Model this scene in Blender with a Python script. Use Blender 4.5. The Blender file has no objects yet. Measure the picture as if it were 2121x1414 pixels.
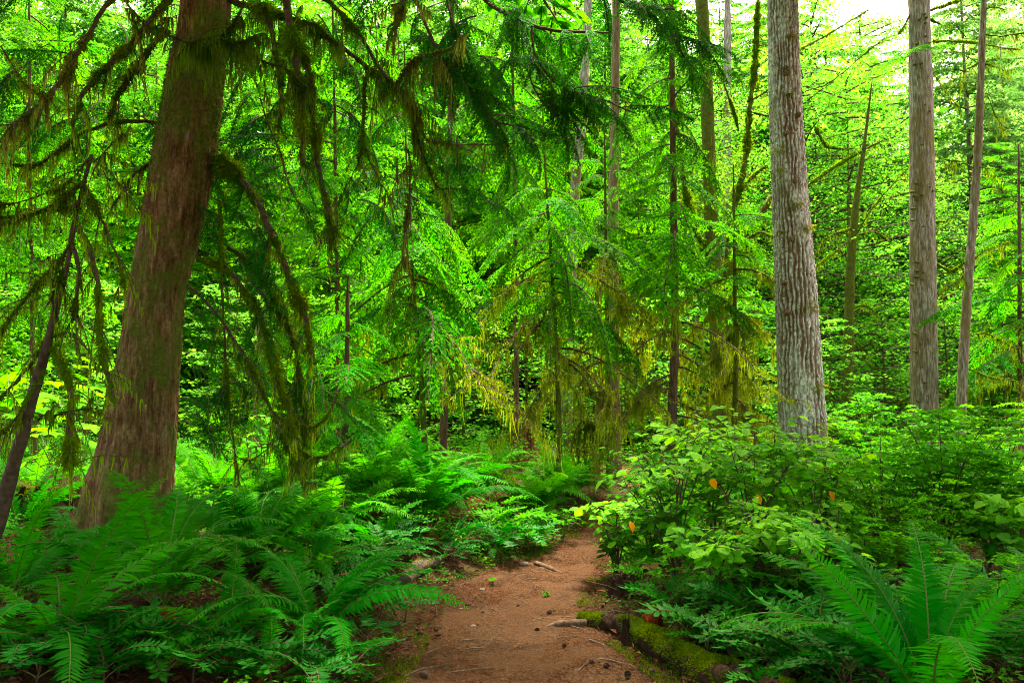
import bpy, math
import numpy as np
from mathutils import Matrix, Vector

# ------------------------------------------------------------------ camera
SC = bpy.context.scene
COL = SC.collection
FPX, CX, CY, HOR = 1650.0, 1060.5, 707.0, 830.0        # photograph 2121 x 1414
CAMZ = 1.55
PITCH = math.atan((HOR - CY) / FPX)
cam = bpy.data.cameras.new('camera')
cam.sensor_width = 36.0
cam.lens = FPX / 2121.0 * 36.0
cam.clip_start, cam.clip_end = 0.05, 2000.0
camo = bpy.data.objects.new('camera', cam)
COL.objects.link(camo)
camo.location = (0, 0, CAMZ)
camo.rotation_euler = (math.pi / 2 + PITCH, 0, 0)
SC.camera = camo

# ------------------------------------------------------------------ sky, sun, exposure
SUN_EL, SUN_AZ = math.radians(66), math.radians(18)     # azimuth clockwise from +Y (the way the camera looks)
world = bpy.data.worlds.new('World')
SC.world = world
world.use_nodes = True
wn = world.node_tree
for n in list(wn.nodes):
    wn.nodes.remove(n)
sky = wn.nodes.new('ShaderNodeTexSky')
sky.sky_type = 'NISHITA'
sky.sun_disc = False
sky.sun_elevation = SUN_EL
sky.sun_rotation = SUN_AZ
sky.air_density = 1.0
sky.dust_density = 6.0
sky.ozone_density = 0.6
bg = wn.nodes.new('ShaderNodeBackground')
bg.inputs['Strength'].default_value = 0.15
wo = wn.nodes.new('ShaderNodeOutputWorld')
tint = wn.nodes.new('ShaderNodeMix')          # camera white balance set for shade: the sky's blue is taken back
tint.data_type = 'RGBA'
tint.blend_type = 'MULTIPLY'
tint.inputs[0].default_value = 1.0
tint.inputs[7].default_value = (1.0, .93, .68, 1)
wn.links.new(sky.outputs[0], tint.inputs[6])
wn.links.new(tint.outputs[2], bg.inputs[0])
wn.links.new(bg.outputs[0], wo.inputs[0])
sl = bpy.data.lights.new('sun', 'SUN')
sl.energy = 3.4
sl.angle = math.radians(12)
sl.color = (1.0, 0.94, 0.76)
so = bpy.data.objects.new('sun', sl)
COL.objects.link(so)
sd = Vector((math.sin(SUN_AZ) * math.cos(SUN_EL), math.cos(SUN_AZ) * math.cos(SUN_EL), math.sin(SUN_EL)))
so.rotation_euler = (-sd).to_track_quat('-Z', 'Y').to_euler()
so.location = (0, 0, 40)
vs = SC.view_settings
vs.view_transform = 'Standard'
vs.look = 'None'
vs.exposure = 3.0
vs.gamma = 1.0
vs.use_curve_mapping = False
cy = SC.cycles
cy.max_bounces = 10
cy.diffuse_bounces = 7
cy.glossy_bounces = 2
cy.transmission_bounces = 6
cy.transparent_max_bounces = 4
cy.caustics_reflective = cy.caustics_refractive = False
cy.sample_clamp_indirect = 3.0
cy.use_denoising = True
cy.denoiser = 'OPENIMAGEDENOISE'
cy.denoising_input_passes = 'RGB_ALBEDO_NORMAL'
cy.denoising_prefilter = 'NONE'      # keeps fine leaves crisp
cy.pixel_filter_type = 'BLACKMAN_HARRIS'
cy.filter_width = 1.0
cy.use_adaptive_sampling = True
cy.adaptive_threshold = 0.01

# ------------------------------------------------------------------ maths helpers
rng = np.random.default_rng(7)
SP, CP = math.sin(PITCH), math.cos(PITCH)

def W(px, py, d):
    """point seen at photo pixel (px, py), d metres in front of the camera"""
    u, v = (px - CX) / FPX * d, (CY - py) / FPX * d
    return np.array([u, d * CP - v * SP, CAMZ + d * SP + v * CP])

def _h(ix, iy, iz, seed):
    h = (ix * 374761393 + iy * 668265263 + iz * 1440662683 + seed * 974634599) & 0xffffffff
    h = ((h ^ (h >> 13)) * 1274126177) & 0xffffffff
    h = ((h ^ (h >> 16)) * 2246822519) & 0xffffffff
    return ((h ^ (h >> 15)) & 0xffffff) / float(0xffffff)

def noise(p, seed=0):
    """value noise in -1..1 at points p (n,3)"""
    p = np.asarray(p, float)
    i = np.floor(p).astype(np.int64)
    f = p - i
    f = f * f * (3 - 2 * f)
    r = 0
    for dx in (0, 1):
        wx = f[:, 0] if dx else 1 - f[:, 0]
        for dy in (0, 1):
            wy = f[:, 1] if dy else 1 - f[:, 1]
            for dz in (0, 1):
                wz = f[:, 2] if dz else 1 - f[:, 2]
                r = r + wx * wy * wz * _h(i[:, 0] + dx, i[:, 1] + dy, i[:, 2] + dz, seed)
    return r * 2 - 1

def fbm(p, oct=4, seed=0):
    p = np.asarray(p, float)
    a, s, t = 1.0, 0.0, 0.0
    for o in range(oct):
        s = s + a * noise(p, seed + o * 17)
        t += a
        a *= .5
        p = p * 2.03 + 11.7
    return s / t

def norm(v):
    v = np.asarray(v, float)
    return v / np.maximum(np.linalg.norm(v, axis=-1, keepdims=True), 1e-9)

def smooth(x):
    x = np.clip(x, 0, 1)
    return x * x * (3 - 2 * x)

def spline(pts, n):
    """Catmull-Rom through pts -> n points"""
    p = np.asarray(pts, float)
    if len(p) < 3:
        t = np.linspace(0, 1, n)[:, None]
        return p[0] * (1 - t) + p[-1] * t
    q = np.vstack([2 * p[0] - p[1], p, 2 * p[-1] - p[-2]])
    seg = len(p) - 1
    u = np.linspace(0, seg - 1e-6, n)
    k = u.astype(int)
    t = (u - k)[:, None]
    a, b, c, d = q[k], q[k + 1], q[k + 2], q[k + 3]
    return .5 * (2 * b + (c - a) * t + (2 * a - 5 * b + 4 * c - d) * t ** 2 + (3 * b - a - 3 * c + d) * t ** 3)

# ------------------------------------------------------------------ geometry collector
class Geo:
    def __init__(self):
        self.v, self.f, self.m, self.r, self.t, self.n = [], [], [], [], [], 0

    def add(self, v, f, mat=0, rnd=0.5, tip=0.0):
        v = np.asarray(v, float).reshape(-1, 3)
        f = np.asarray(f, np.int64)
        k = len(v)
        self.v.append(v)
        self.f.append(f + self.n)
        self.m.append(np.full(len(f), mat, np.int32) if np.isscalar(mat) else mat)
        self.r.append(np.broadcast_to(np.asarray(rnd, float), (k,)))
        self.t.append(np.broadcast_to(np.asarray(tip, float), (k,)))
        self.n += k
        return self

    def merge(self, o, M=None, mat_shift=0, rshift=0.0):
        A = o.arrays()
        v = A[0]
        if M is not None:
            M = np.asarray(M)
            v = v @ M[:3, :3].T + M[:3, 3]
        for f, m in zip(o.f, o.m):
            self.f.append(f + self.n)
            self.m.append(m + mat_shift)
        self.v.append(v)
        self.r.append(np.clip(A[1] + rshift, 0, 1))
        self.t.append(A[2])
        self.n += len(v)
        return self

    def arrays(self):
        if len(self.v) > 1:
            self.v = [np.concatenate(self.v)]
            self.r = [np.concatenate(self.r)]
            self.t = [np.concatenate(self.t)]
        return self.v[0], self.r[0], self.t[0]

    def blades(self, P, D, N, l, w, mat=0, rnd=None, tip=0.0, at=.42, fold=0.0):
        """one lance-shaped quad per row"""
        P, D, N = (np.atleast_2d(np.asarray(a, float)) for a in (P, D, N))
        n = len(P)
        D = norm(np.broadcast_to(D, (n, 3)))
        S = norm(np.cross(np.broadcast_to(N, (n, 3)), D))
        U = np.cross(D, S)
        l = np.broadcast_to(np.asarray(l, float), (n,))[:, None]
        w = np.broadcast_to(np.asarray(w, float), (n,))[:, None]
        v = np.stack([P, P + D * l * at + S * w / 2 + U * w * fold, P + D * l, P + D * l * at - S * w / 2 + U * w * fold], 1)
        if rnd is None:
            rnd = rng.random(n)
        rnd = np.repeat(np.broadcast_to(np.asarray(rnd, float), (n,)), 4)
        tip = np.repeat(np.broadcast_to(np.asarray(tip, float), (n,)), 4)
        return self.add(v.reshape(-1, 3), np.arange(4 * n).reshape(n, 4), mat, rnd, tip)

    def tube(self, pts, rad, sides=6, mat=0, rnd=.5, tip=0.0, disp=None, cap=True):
        p = np.asarray(pts, float)
        k = len(p)
        rad = np.broadcast_to(np.asarray(rad, float), (k,))
        t = norm(np.gradient(p, axis=0))
        ref = np.array([1., 0, 0]) if abs(t[0][0]) < .8 else np.array([0, 1., 0])
        u = np.empty_like(p)
        uu = norm(ref - t[0] * ref.dot(t[0]))
        for i in range(k):
            uu = norm(uu - t[i] * uu.dot(t[i]))
            u[i] = uu
        w = np.cross(t, u)
        a = np.arange(sides) * 2 * math.pi / sides
        ring = u[:, None] * np.cos(a)[None, :, None] + w[:, None] * np.sin(a)[None, :, None]
        R = np.repeat(rad[:, None], sides, 1)
        if disp is not None:
            R = R + disp((p[:, None] + ring * R[:, :, None]).reshape(-1, 3)).reshape(k, sides)
        v = p[:, None] + ring * R[:, :, None]
        i, j = np.meshgrid(np.arange(k - 1), np.arange(sides), indexing='ij')
        j2 = (j + 1) % sides
        f = np.stack([i * sides + j, i * sides + j2, (i + 1) * sides + j2, (i + 1) * sides + j], -1).reshape(-1, 4)
        self.add(v.reshape(-1, 3), f, mat, rnd, tip)
        if cap:
            for q, o in ((0, 1), (k - 1, -1)):
                c = p[q]
                vv = np.vstack([v[q], c[None]])
                jj = np.arange(sides)
                ff = np.stack([jj, (jj + 1) % sides, np.full(sides, sides)], 1)
                if o == 1:
                    ff = ff[:, ::-1]
                self.add(vv, ff, mat, rnd, tip)
        return self

    def strands(self, P, l, w, mat=0, sway=.25, rnd=None, lean=None, seg=3):
        """hanging strips"""
        P = np.atleast_2d(P)
        n = len(P)
        l = np.broadcast_to(np.asarray(l, float), (n,))
        w = np.broadcast_to(np.asarray(w, float), (n,))
        a = rng.random(n) * math.pi
        S = np.stack([np.cos(a), np.sin(a), np.zeros(n)], 1)
        b = rng.random(n) * 2 * math.pi
        L = np.stack([np.cos(b), np.sin(b), np.zeros(n)], 1) * (rng.random(n) * sway)[:, None]
        if lean is not None:
            L = L + lean
        vs = []
        for q in range(seg + 1):
            t = q / seg
            c = P + (L * (t ** 1.5) + np.array([0, 0, -1.0]) * t) * l[:, None]
            c = c + S[:, ::-1] * 0 + L[:, [1, 0, 2]] * (math.sin(t * 5) * .25) * l[:, None]
            ww = (w * (1 - t) ** .6 + .0008)[:, None] / 2
            vs += [c - S * ww, c + S * ww]
        v = np.stack(vs, 1)
        m = 2 * (seg + 1)
        base = np.arange(n)[:, None] * m
        f = np.concatenate([base + np.array([2 * q, 2 * q + 1, 2 * q + 3, 2 * q + 2])[None] for q in range(seg)])
        if rnd is None:
            rnd = rng.random(n)
        tip = np.tile(np.repeat(np.linspace(0, 1, seg + 1), 2), n)
        return self.add(v.reshape(-1, 3), f, mat, np.repeat(rnd, m), tip)

    def mesh(self, name, mats, smooth_shade=False):
        v, r, t = self.arrays()
        me = bpy.data.meshes.new(name)
        me.vertices.add(len(v))
        me.vertices.foreach_set('co', v.astype(np.float32).ravel())
        tot = np.concatenate([np.full(len(f), f.shape[1], np.int32) for f in self.f])
        idx = np.concatenate([f.ravel() for f in self.f]).astype(np.int32)
        me.loops.add(len(idx))
        me.loops.foreach_set('vertex_index', idx)
        me.polygons.add(len(tot))
        me.polygons.foreach_set('loop_start', np.concatenate([[0], np.cumsum(tot)[:-1]]).astype(np.int32))
        me.polygons.foreach_set('material_index', np.concatenate(self.m).astype(np.int32))
        me.polygons.foreach_set('use_smooth', np.full(len(tot), smooth_shade, bool))
        for nm, arr in (('rnd', r), ('tip', t)):
            at = me.attributes.new(nm, 'FLOAT', 'POINT')
            at.data.foreach_set('value', arr.astype(np.float32))
        for m in (mats if isinstance(mats, (list, tuple)) else [mats]):
            me.materials.append(m)
        me.update(calc_edges=True)
        return me

    def obj(self, name, mats, parent=None, loc=None, smooth_shade=False):
        """vertices are world positions; they are stored relative to the parent (or to loc)"""
        o0 = np.array(ORIG.get(parent.name, (0, 0, 0)) if parent is not None else (loc if loc is not None else (0, 0, 0)))
        self.arrays()
        self.v = [self.v[0] - o0]
        me = self.mesh(name, mats, smooth_shade)
        return link(name, me, parent, loc if parent is None and loc is not None else None)

ORIG = {}
def link(name, me, parent=None, loc=None, M=None):
    o = bpy.data.objects.new(name, me)
    COL.objects.link(o)
    if parent is not None:
        o.parent = parent
        ORIG[o.name] = ORIG.get(parent.name, (0, 0, 0))
    if loc is not None:
        o.location = loc
        ORIG[o.name] = tuple(map(float, loc))
    if M is not None:
        o.matrix_basis = M
    return o

def tag(o, label, cat, group=None, kind=None):
    o['label'] = label
    if cat:
        o['category'] = cat
    if group:
        o['group'] = group
    if kind:
        o['kind'] = kind
    return o

def thing(name, label, cat, loc, group=None):
    return tag(link(name, None, None, loc), label, cat, group)

def rel(o, p):
    return np.asarray(p) - np.array(ORIG[o.name])

def place(az, pitch, roll, s, loc=(0, 0, 0)):
    return Matrix.Translation(Vector(loc)) @ Matrix.Rotation(az, 4, 'Z') @ Matrix.Rotation(-pitch, 4, 'Y') @ Matrix.Rotation(roll, 4, 'X') @ Matrix.Scale(s, 4)
# ------------------------------------------------------------------ materials
def nt(name):
    m = bpy.data.materials.new(name)
    m.use_nodes = True
    t = m.node_tree
    for n in list(t.nodes):
        t.nodes.remove(n)
    return m, t

def N(t, typ, **kw):
    n = t.nodes.new(typ)
    for k, v in kw.items():
        if k.startswith('i_'):
            n.inputs[k[2:].replace('_', ' ')].default_value = v
        else:
            setattr(n, k, v)
    return n

def mixc(t, fac, a, b, blend='MIX'):
    n = t.nodes.new('ShaderNodeMix')
    n.data_type = 'RGBA'
    n.blend_type = blend
    for sock, val in ((n.inputs[0], fac), (n.inputs[6], a), (n.inputs[7], b)):
        if hasattr(val, 'links') or hasattr(val, 'is_output'):
            t.links.new(val, sock)
        elif isinstance(val, (int, float)):
            sock.default_value = val
        else:
            sock.default_value = (*val, 1)
    return n.outputs[2]

def math_(t, op, a, b=None, clamp=False):
    n = t.nodes.new('ShaderNodeMath')
    n.operation = op
    n.use_clamp = clamp
    for i, val in enumerate((a, b)):
        if val is None:
            continue
        if hasattr(val, 'is_output'):
            t.links.new(val, n.inputs[i])
        else:
            n.inputs[i].default_value = val
    return n.outputs[0]

def attr(t, name):
    n = t.nodes.new('ShaderNodeAttribute')
    n.attribute_name = name
    return n.outputs['Fac']

def ramp(t, fac, stops):
    n = t.nodes.new('ShaderNodeValToRGB')
    e = n.color_ramp.elements
    while len(e) < len(stops):
        e.new(.5)
    for el, (p, c) in zip(e, stops):
        el.position = p
        el.color = (*c, 1)
    t.links.new(fac, n.inputs[0])
    return n.outputs[0]

def leaf_mat(name, dark, light, tipc, trans=.45, tsat=(1.22, 1.2, .30), rough=.6, spec=.03, spots=None):
    """green leaf: colour differs from leaf to leaf, paler new growth at the tips, light shines through"""
    m, t = nt(name)
    oi = N(t, 'ShaderNodeObjectInfo').outputs['Random']
    f = math_(t, 'ADD', math_(t, 'MULTIPLY', attr(t, 'rnd'), .55), math_(t, 'MULTIPLY', oi, .45))
    c = mixc(t, f, dark, light)
    c = mixc(t, attr(t, 'tip'), c, tipc)
    if spots:
        g = N(t, 'ShaderNodeTexNoise', i_Scale=spots[1], i_Detail=3.0)
        c = mixc(t, math_(t, 'GREATER_THAN', g.outputs[0], spots[2]), c, spots[0])
    # patches of yellower, duller or darker growth within and between plants
    pn = tnoise(t, N(t, 'ShaderNodeNewGeometry').outputs['Position'], 1.3, 3, .6)
    hv = N(t, 'ShaderNodeHueSaturation')
    t.links.new(c, hv.inputs['Color'])
    t.links.new(math_(t, 'ADD', .462, math_(t, 'MULTIPLY', pn, .065)), hv.inputs['Hue'])
    t.links.new(math_(t, 'ADD', 1.12, math_(t, 'MULTIPLY', math_(t, 'MULTIPLY', attr(t, 'rnd'), pn), -.28)), hv.inputs['Saturation'])
    t.links.new(math_(t, 'ADD', .72, math_(t, 'MULTIPLY', oi, .5)), hv.inputs['Value'])
    c = hv.outputs[0]
    p = N(t, 'ShaderNodeBsdfPrincipled', i_Roughness=rough)
    p.inputs['Specular IOR Level'].default_value = spec
    t.links.new(c, p.inputs['Base Color'])
    tr = N(t, 'ShaderNodeBsdfTranslucent')
    t.links.new(mixc(t, 1.0, c, tsat, 'MULTIPLY'), tr.inputs[0])
    ad = N(t, 'ShaderNodeMixShader')
    ad.inputs[0].default_value = trans
    t.links.new(p.outputs[0], ad.inputs[1])
    t.links.new(tr.outputs[0], ad.inputs[2])
    o = N(t, 'ShaderNodeOutputMaterial')
    t.links.new(ad.outputs[0], o.inputs[0])
    return m

def solid_mat(name, build, rough=.85, spec=.2, bump=None):
    m, t = nt(name)
    tc = N(t, 'ShaderNodeTexCoord').outputs['Object']
    c = build(t, tc)
    p = N(t, 'ShaderNodeBsdfPrincipled', i_Roughness=rough)
    p.inputs['Specular IOR Level'].default_value = spec
    if isinstance(c, tuple):
        p.inputs['Base Color'].default_value = (*c, 1)
    else:
        t.links.new(c, p.inputs['Base Color'])
    if bump:
        h = bump[0](t, tc)
        b = N(t, 'ShaderNodeBump', i_Strength=bump[1], i_Distance=bump[2])
        t.links.new(h, b.inputs['Height'])
        t.links.new(b.outputs[0], p.inputs['Normal'])
    o = N(t, 'ShaderNodeOutputMaterial')
    t.links.new(p.outputs[0], o.inputs[0])
    return m

def scaled(t, tc, s):
    n = N(t, 'ShaderNodeMapping')
    n.inputs['Scale'].default_value = s
    t.links.new(tc, n.inputs[0])
    return n.outputs[0]

def tnoise(t, vec, scale, detail=4, rough=.6):
    n = N(t, 'ShaderNodeTexNoise', i_Scale=scale, i_Detail=float(detail), i_Roughness=rough)
    t.links.new(vec, n.inputs['Vector'])
    return n.outputs[0]

M = {}
M['hemlock'] = leaf_mat('hemlock_needles', (.026, .17, .008), (.068, .31, .010), (.19, .54, .014), trans=.55)
M['hemlock_dark'] = leaf_mat('shaded_hemlock_needles', (.016, .16, .008), (.040, .27, .008), (.12, .46, .010), trans=.55)  # darker copy of the hemlock needles, shade put into the colour
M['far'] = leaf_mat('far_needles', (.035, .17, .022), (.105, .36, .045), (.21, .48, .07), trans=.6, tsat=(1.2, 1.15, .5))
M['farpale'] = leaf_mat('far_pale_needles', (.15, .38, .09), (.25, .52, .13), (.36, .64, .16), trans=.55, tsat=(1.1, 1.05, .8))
M['cedar'] = leaf_mat('cedar_sprays', (.010, .10, .012), (.025, .19, .012), (.06, .30, .012), trans=.45)
M['maple'] = leaf_mat('maple_leaves', (.040, .21, .022), (.105, .37, .040), (.20, .47, .07), trans=.6, tsat=(1.2, 1.15, .5))
M['fern'] = leaf_mat('fern_pinnae', (.006, .15, .006), (.024, .29, .006), (.06, .38, .008), trans=.45, spec=.03, rough=.55)
M['fern_bright'] = leaf_mat('sunlit_fern_pinnae', (.03, .26, .010), (.07, .36, .010), (.14, .48, .012), trans=.5)  # sunlit copy of the fern pinnae, light painted into the green
M['fern_dead'] = leaf_mat('dead_fern_pinnae', (.14, .055, .018), (.26, .11, .03), (.30, .15, .05), trans=.3, tsat=(1, .9, .6))
M['shrub'] = leaf_mat('broad_shrub_leaves', (.028, .19, .010), (.080, .34, .012), (.19, .52, .014), trans=.52, spec=.06)
M['yellow'] = leaf_mat('yellowed_leaf', (.55, .22, .008), (.65, .30, .01), (.7, .33, .01), trans=.5, tsat=(1, .9, .6), spots=((.05, .02, .01), 14.0, .62))
M['small'] = leaf_mat('small_shrub_leaves', (.035, .24, .008), (.08, .38, .010), (.17, .54, .012), trans=.55)
M['grape'] = leaf_mat('glossy_leaflets', (.007, .11, .010), (.016, .19, .010), (.03, .26, .010), trans=.32, spec=.07, rough=.5)
M['under'] = leaf_mat('undergrowth_leaves', (.03, .18, .010), (.075, .32, .014), (.15, .44, .02), trans=.5)
M['devil'] = leaf_mat('large_lobed_leaves', (.06, .32, .010), (.16, .50, .012), (.24, .58, .02), trans=.6)
M['moss'] = leaf_mat('hanging_moss', (.075, .155, .010), (.17, .28, .018), (.22, .31, .03), trans=.6, tsat=(1.15, 1.15, .45), spec=.0, rough=.9)
M['moss_tan'] = leaf_mat('tan_hanging_moss', (.13, .155, .022), (.24, .26, .045), (.28, .29, .06), trans=.6, tsat=(1.1, 1.05, .55), spec=.0, rough=.9)
M['moss_green'] = leaf_mat('cushion_moss', (.05, .10, .008), (.13, .21, .012), (.24, .33, .015), trans=.3, spec=.0, rough=.9)
M['moss_bright'] = leaf_mat('lit_hanging_moss', (.11, .175, .010), (.21, .28, .018), (.28, .33, .03), trans=.6, tsat=(1.05, 1.1, .5), spec=.0, rough=.9)  # lit copy of the hanging moss, its light is in the colour
M['litter'] = leaf_mat('brown_litter', (.075, .030, .014), (.20, .085, .035), (.30, .15, .06), trans=.1, tsat=(1, .9, .7), spec=.1, rough=.8)
M['needle'] = leaf_mat('dry_needles', (.10, .042, .018), (.27, .125, .055), (.3, .15, .07), trans=.05, tsat=(1, .9, .7), spec=.0, rough=.8)
M['flake'] = leaf_mat('rotten_wood_flakes', (.14, .035, .012), (.30, .08, .025), (.3, .1, .04), trans=.05, tsat=(1, .9, .7), spec=.1, rough=.8)

def bark_cedar(t, tc):
    a = tnoise(t, scaled(t, tc, (30, 30, 3.6)), 1.0, 7, .72)
    c = ramp(t, a, [(.32, (.060, .027, .012)), (.46, (.22, .102, .045)), (.58, (.38, .21, .10)), (.74, (.54, .37, .22))])
    d = tnoise(t, tc, 28.0, 4, .7)
    c = mixc(t, ramp(t, d, [(.35, (.55, .55, .55)), (.6, (0, 0, 0))]), c, (.055, .028, .016))
    b = tnoise(t, scaled(t, tc, (2.6, 2.6, 1.5)), 1.0, 6, .75)
    e = tnoise(t, tc, 40.0, 3, .7)
    mc = ramp(t, e, [(.3, (.07, .10, .010)), (.7, (.20, .23, .028))])
    c = mixc(t, ramp(t, b, [(.46, (0, 0, 0)), (.56, (.9, .9, .9))]), c, mc)
    g = tnoise(t, scaled(t, tc, (6, 6, 3)), 1.3, 5, .75)
    return mixc(t, ramp(t, g, [(.62, (0, 0, 0)), (.70, (.75, .75, .75))]), c, (.30, .29, .24))
M['bark_cedar'] = solid_mat('cedar_bark', bark_cedar, .9, .1, (lambda t, tc: tnoise(t, scaled(t, tc, (60, 60, 10)), 1.0, 6, .75), 1.0, .03))

def bark_fir(t, tc):
    f = attr(t, 'tip')           # 1 on the ridges, 0 in the furrows
    a = tnoise(t, scaled(t, tc, (30, 30, 14)), 1.0, 6, .75)
    fl = tnoise(t, scaled(t, tc, (34, 34, 11)), 1.0, 5, .75)
    base = ramp(t, a, [(.3, (.065, .027, .016)), (.5, (.20, .105, .07)), (.7, (.34, .21, .155))])
    pale = ramp(t, a, [(.3, (.42, .36, .33)), (.6, (.82, .79, .77))])
    k = math_(t, 'MULTIPLY', f, ramp(t, fl, [(.36, (0, 0, 0)), (.56, (1, 1, 1))]))
    c = mixc(t, k, base, pale)
    b = tnoise(t, scaled(t, tc, (2.5, 2.5, 1.3)), 1.0, 5, .7)
    c = mixc(t, ramp(t, b, [(.58, (0, 0, 0)), (.68, (.75, .75, .75))]), c, (.17, .13, .03))
    return c
M['bark_fir'] = solid_mat('fir_bark', bark_fir, .9, .15, (lambda t, tc: tnoise(t, scaled(t, tc, (70, 70, 30)), 1.0, 5, .7), .7, .012))

def bark_grey(t, tc):
    a = tnoise(t, scaled(t, tc, (34, 34, 5)), 1.0, 6, .7)
    c = ramp(t, a, [(.32, (.075, .050, .036)), (.48, (.19, .145, .12)), (.66, (.46, .41, .375))])
    b = tnoise(t, scaled(t, tc, (2.4, 2.4, .9)), 1.0, 5, .7)
    return mixc(t, ramp(t, b, [(.46, (0, 0, 0)), (.62, (.8, .8, .8))]), c, (.15, .105, .028))
M['bark_grey'] = solid_mat('grey_bark', bark_grey, .9, .15, (lambda t, tc: tnoise(t, scaled(t, tc, (50, 50, 8)), 1.0, 6, .7), .8, .015))

def bark_brown(t, tc):
    a = tnoise(t, scaled(t, tc, (30, 30, 6)), 1.0, 6, .7)
    return ramp(t, a, [(.3, (.05, .024, .014)), (.5, (.12, .065, .042)), (.75, (.24, .16, .12))])
M['bark_brown'] = solid_mat('brown_bark', bark_brown, .9, .15, (lambda t, tc: tnoise(t, scaled(t, tc, (50, 50, 8)), 1.0, 6, .7), .8, .015))
M['bark_red'] = solid_mat('reddish_bark', lambda t, tc: ramp(t, tnoise(t, scaled(t, tc, (34, 34, 5)), 1.0, 6, .7), [(.3, (.12, .055, .035)), (.5, (.25, .14, .10)), (.75, (.42, .30, .24))]), .9, .15, (lambda t, tc: tnoise(t, scaled(t, tc, (50, 50, 8)), 1.0, 6, .7), .8, .015))

def bark_mossy(t, tc):
    a = tnoise(t, tc, 9.0, 6, .7)
    b = tnoise(t, tc, 30.0, 4, .7)
    c = ramp(t, b, [(.3, (.05, .075, .010)), (.7, (.15, .17, .022))])
    return mixc(t, ramp(t, a, [(.52, (0, 0, 0)), (.62, (1, 1, 1))]), c, (.09, .055, .03))
M['bark_mossy'] = solid_mat('mossy_bark', bark_mossy, .95, .05, (lambda t, tc: tnoise(t, tc, 60.0, 5, .7), 1.0, .02))
M['twig'] = solid_mat('twig_bark', lambda t, tc: ramp(t, tnoise(t, tc, 20.0, 3), [(.3, (.045, .025, .016)), (.7, (.12, .075, .05))]), .9, .1)
M['stem_green'] = solid_mat('green_stem', lambda t, tc: ramp(t, tnoise(t, tc, 20.0, 3), [(.3, (.10, .06, .02)), (.7, (.14, .14, .03))]), .7, .2)
M['rachis'] = solid_mat('fern_midrib', lambda t, tc: (.085, .125, .02), .6, .1)
M['rot'] = solid_mat('rotten_red_wood', lambda t, tc: ramp(t, tnoise(t, scaled(t, tc, (14, 14, 3)), 1.0, 6, .7), [(.3, (.045, .014, .008)), (.5, (.13, .04, .018)), (.75, (.26, .10, .045))]), .95, .1, (lambda t, tc: tnoise(t, scaled(t, tc, (40, 40, 6)), 1.0, 6, .7), 1.0, .03))
M['rot_dark'] = solid_mat('dark_rotten_wood', lambda t, tc: ramp(t, tnoise(t, scaled(t, tc, (14, 14, 4)), 1.0, 6, .7), [(.3, (.018, .009, .006)), (.55, (.05, .024, .014)), (.8, (.12, .06, .03))]), .95, .1, (lambda t, tc: tnoise(t, scaled(t, tc, (40, 40, 9)), 1.0, 6, .7), 1.0, .03))
M['deadwood'] = solid_mat('grey_dead_wood', lambda t, tc: ramp(t, tnoise(t, scaled(t, tc, (6, 30, 30)), 1.0, 6, .7), [(.3, (.055, .035, .022)), (.5, (.15, .10, .07)), (.75, (.30, .23, .18))]), .9, .15, (lambda t, tc: tnoise(t, scaled(t, tc, (8, 50, 50)), 1.0, 6, .7), 1.0, .02))
M['stone'] = solid_mat('stone', lambda t, tc: ramp(t, tnoise(t, tc, 25.0, 6), [(.3, (.10, .065, .045)), (.7, (.22, .16, .125))]), .8, .3, (lambda t, tc: tnoise(t, tc, 60.0, 5), .6, .01))
M['cone'] = solid_mat('cone_scales', lambda t, tc: ramp(t, tnoise(t, tc, 40.0, 3), [(.3, (.035, .018, .012)), (.7, (.11, .06, .04))]), .8, .2)

def dirt(t, tc):
    a = tnoise(t, tc, 1.6, 6, .65)
    b = tnoise(t, tc, 45.0, 6, .75)
    c = ramp(t, b, [(.30, (.042, .019, .009)), (.47, (.128, .058, .027)), (.68, (.27, .14, .07))])
    c = mixc(t, ramp(t, a, [(.38, (0, 0, 0)), (.62, (.65, .65, .65))]), c, (.17, .072, .030))
    g = tnoise(t, scaled(t, tc, (3, 3, 3)), 1.0, 5, .7)
    return mixc(t, ramp(t, g, [(.52, (0, 0, 0)), (.68, (.75, .75, .75))]), c, (.065, .036, .022))
M['path'] = solid_mat('trodden_earth', dirt, .95, .1, (lambda t, tc: tnoise(t, tc, 70.0, 6, .75), 1.0, .05))

def soil(t, tc):
    b = tnoise(t, tc, 30.0, 6, .75)
    c = ramp(t, b, [(.28, (.022, .012, .007)), (.5, (.070, .033, .017)), (.75, (.16, .08, .04))])
    a = tnoise(t, tc, 2.2, 6, .7)
    c = mixc(t, ramp(t, a, [(.50, (0, 0, 0)), (.62, (.8, .8, .8))]), c, (.055, .075, .012))
    return c
M['soil'] = solid_mat('forest_soil', soil, .97, .05, (lambda t, tc: tnoise(t, tc, 50.0, 6, .75), 1.0, .03))
# ------------------------------------------------------------------ ground and path
ROWS = np.array([  # photo row, left edge, right edge of the trodden path
    (2400, 360, 2100), (1700, 690, 1640), (1500, 770, 1460), (1414, 812, 1385), (1350, 845, 1300), (1300, 872, 1232), (1250, 915, 1215),
    (1210, 962, 1225), (1180, 1020, 1245), (1160, 1075, 1262), (1135, 1150, 1290), (1105, 1192, 1330), (1085, 1212, 1365), (1070, 1240, 1400), (1050, 1330, 1500), (1030, 1450, 1640)], float)
def plane0(px, py):
    d = W(px, py, 1.0) - np.array([0, 0, CAMZ])
    k = -CAMZ / d[2]
    return d[0] * k, d[1] * k
_pl = np.array([(plane0(l, r0)[1], plane0(l, r0)[0], plane0(r, r0)[0]) for r0, l, r in ROWS])
PY, PL, PR = _pl[:, 0], _pl[:, 1], _pl[:, 2]
PYE = np.concatenate([[-12], PY, [40]])
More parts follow.
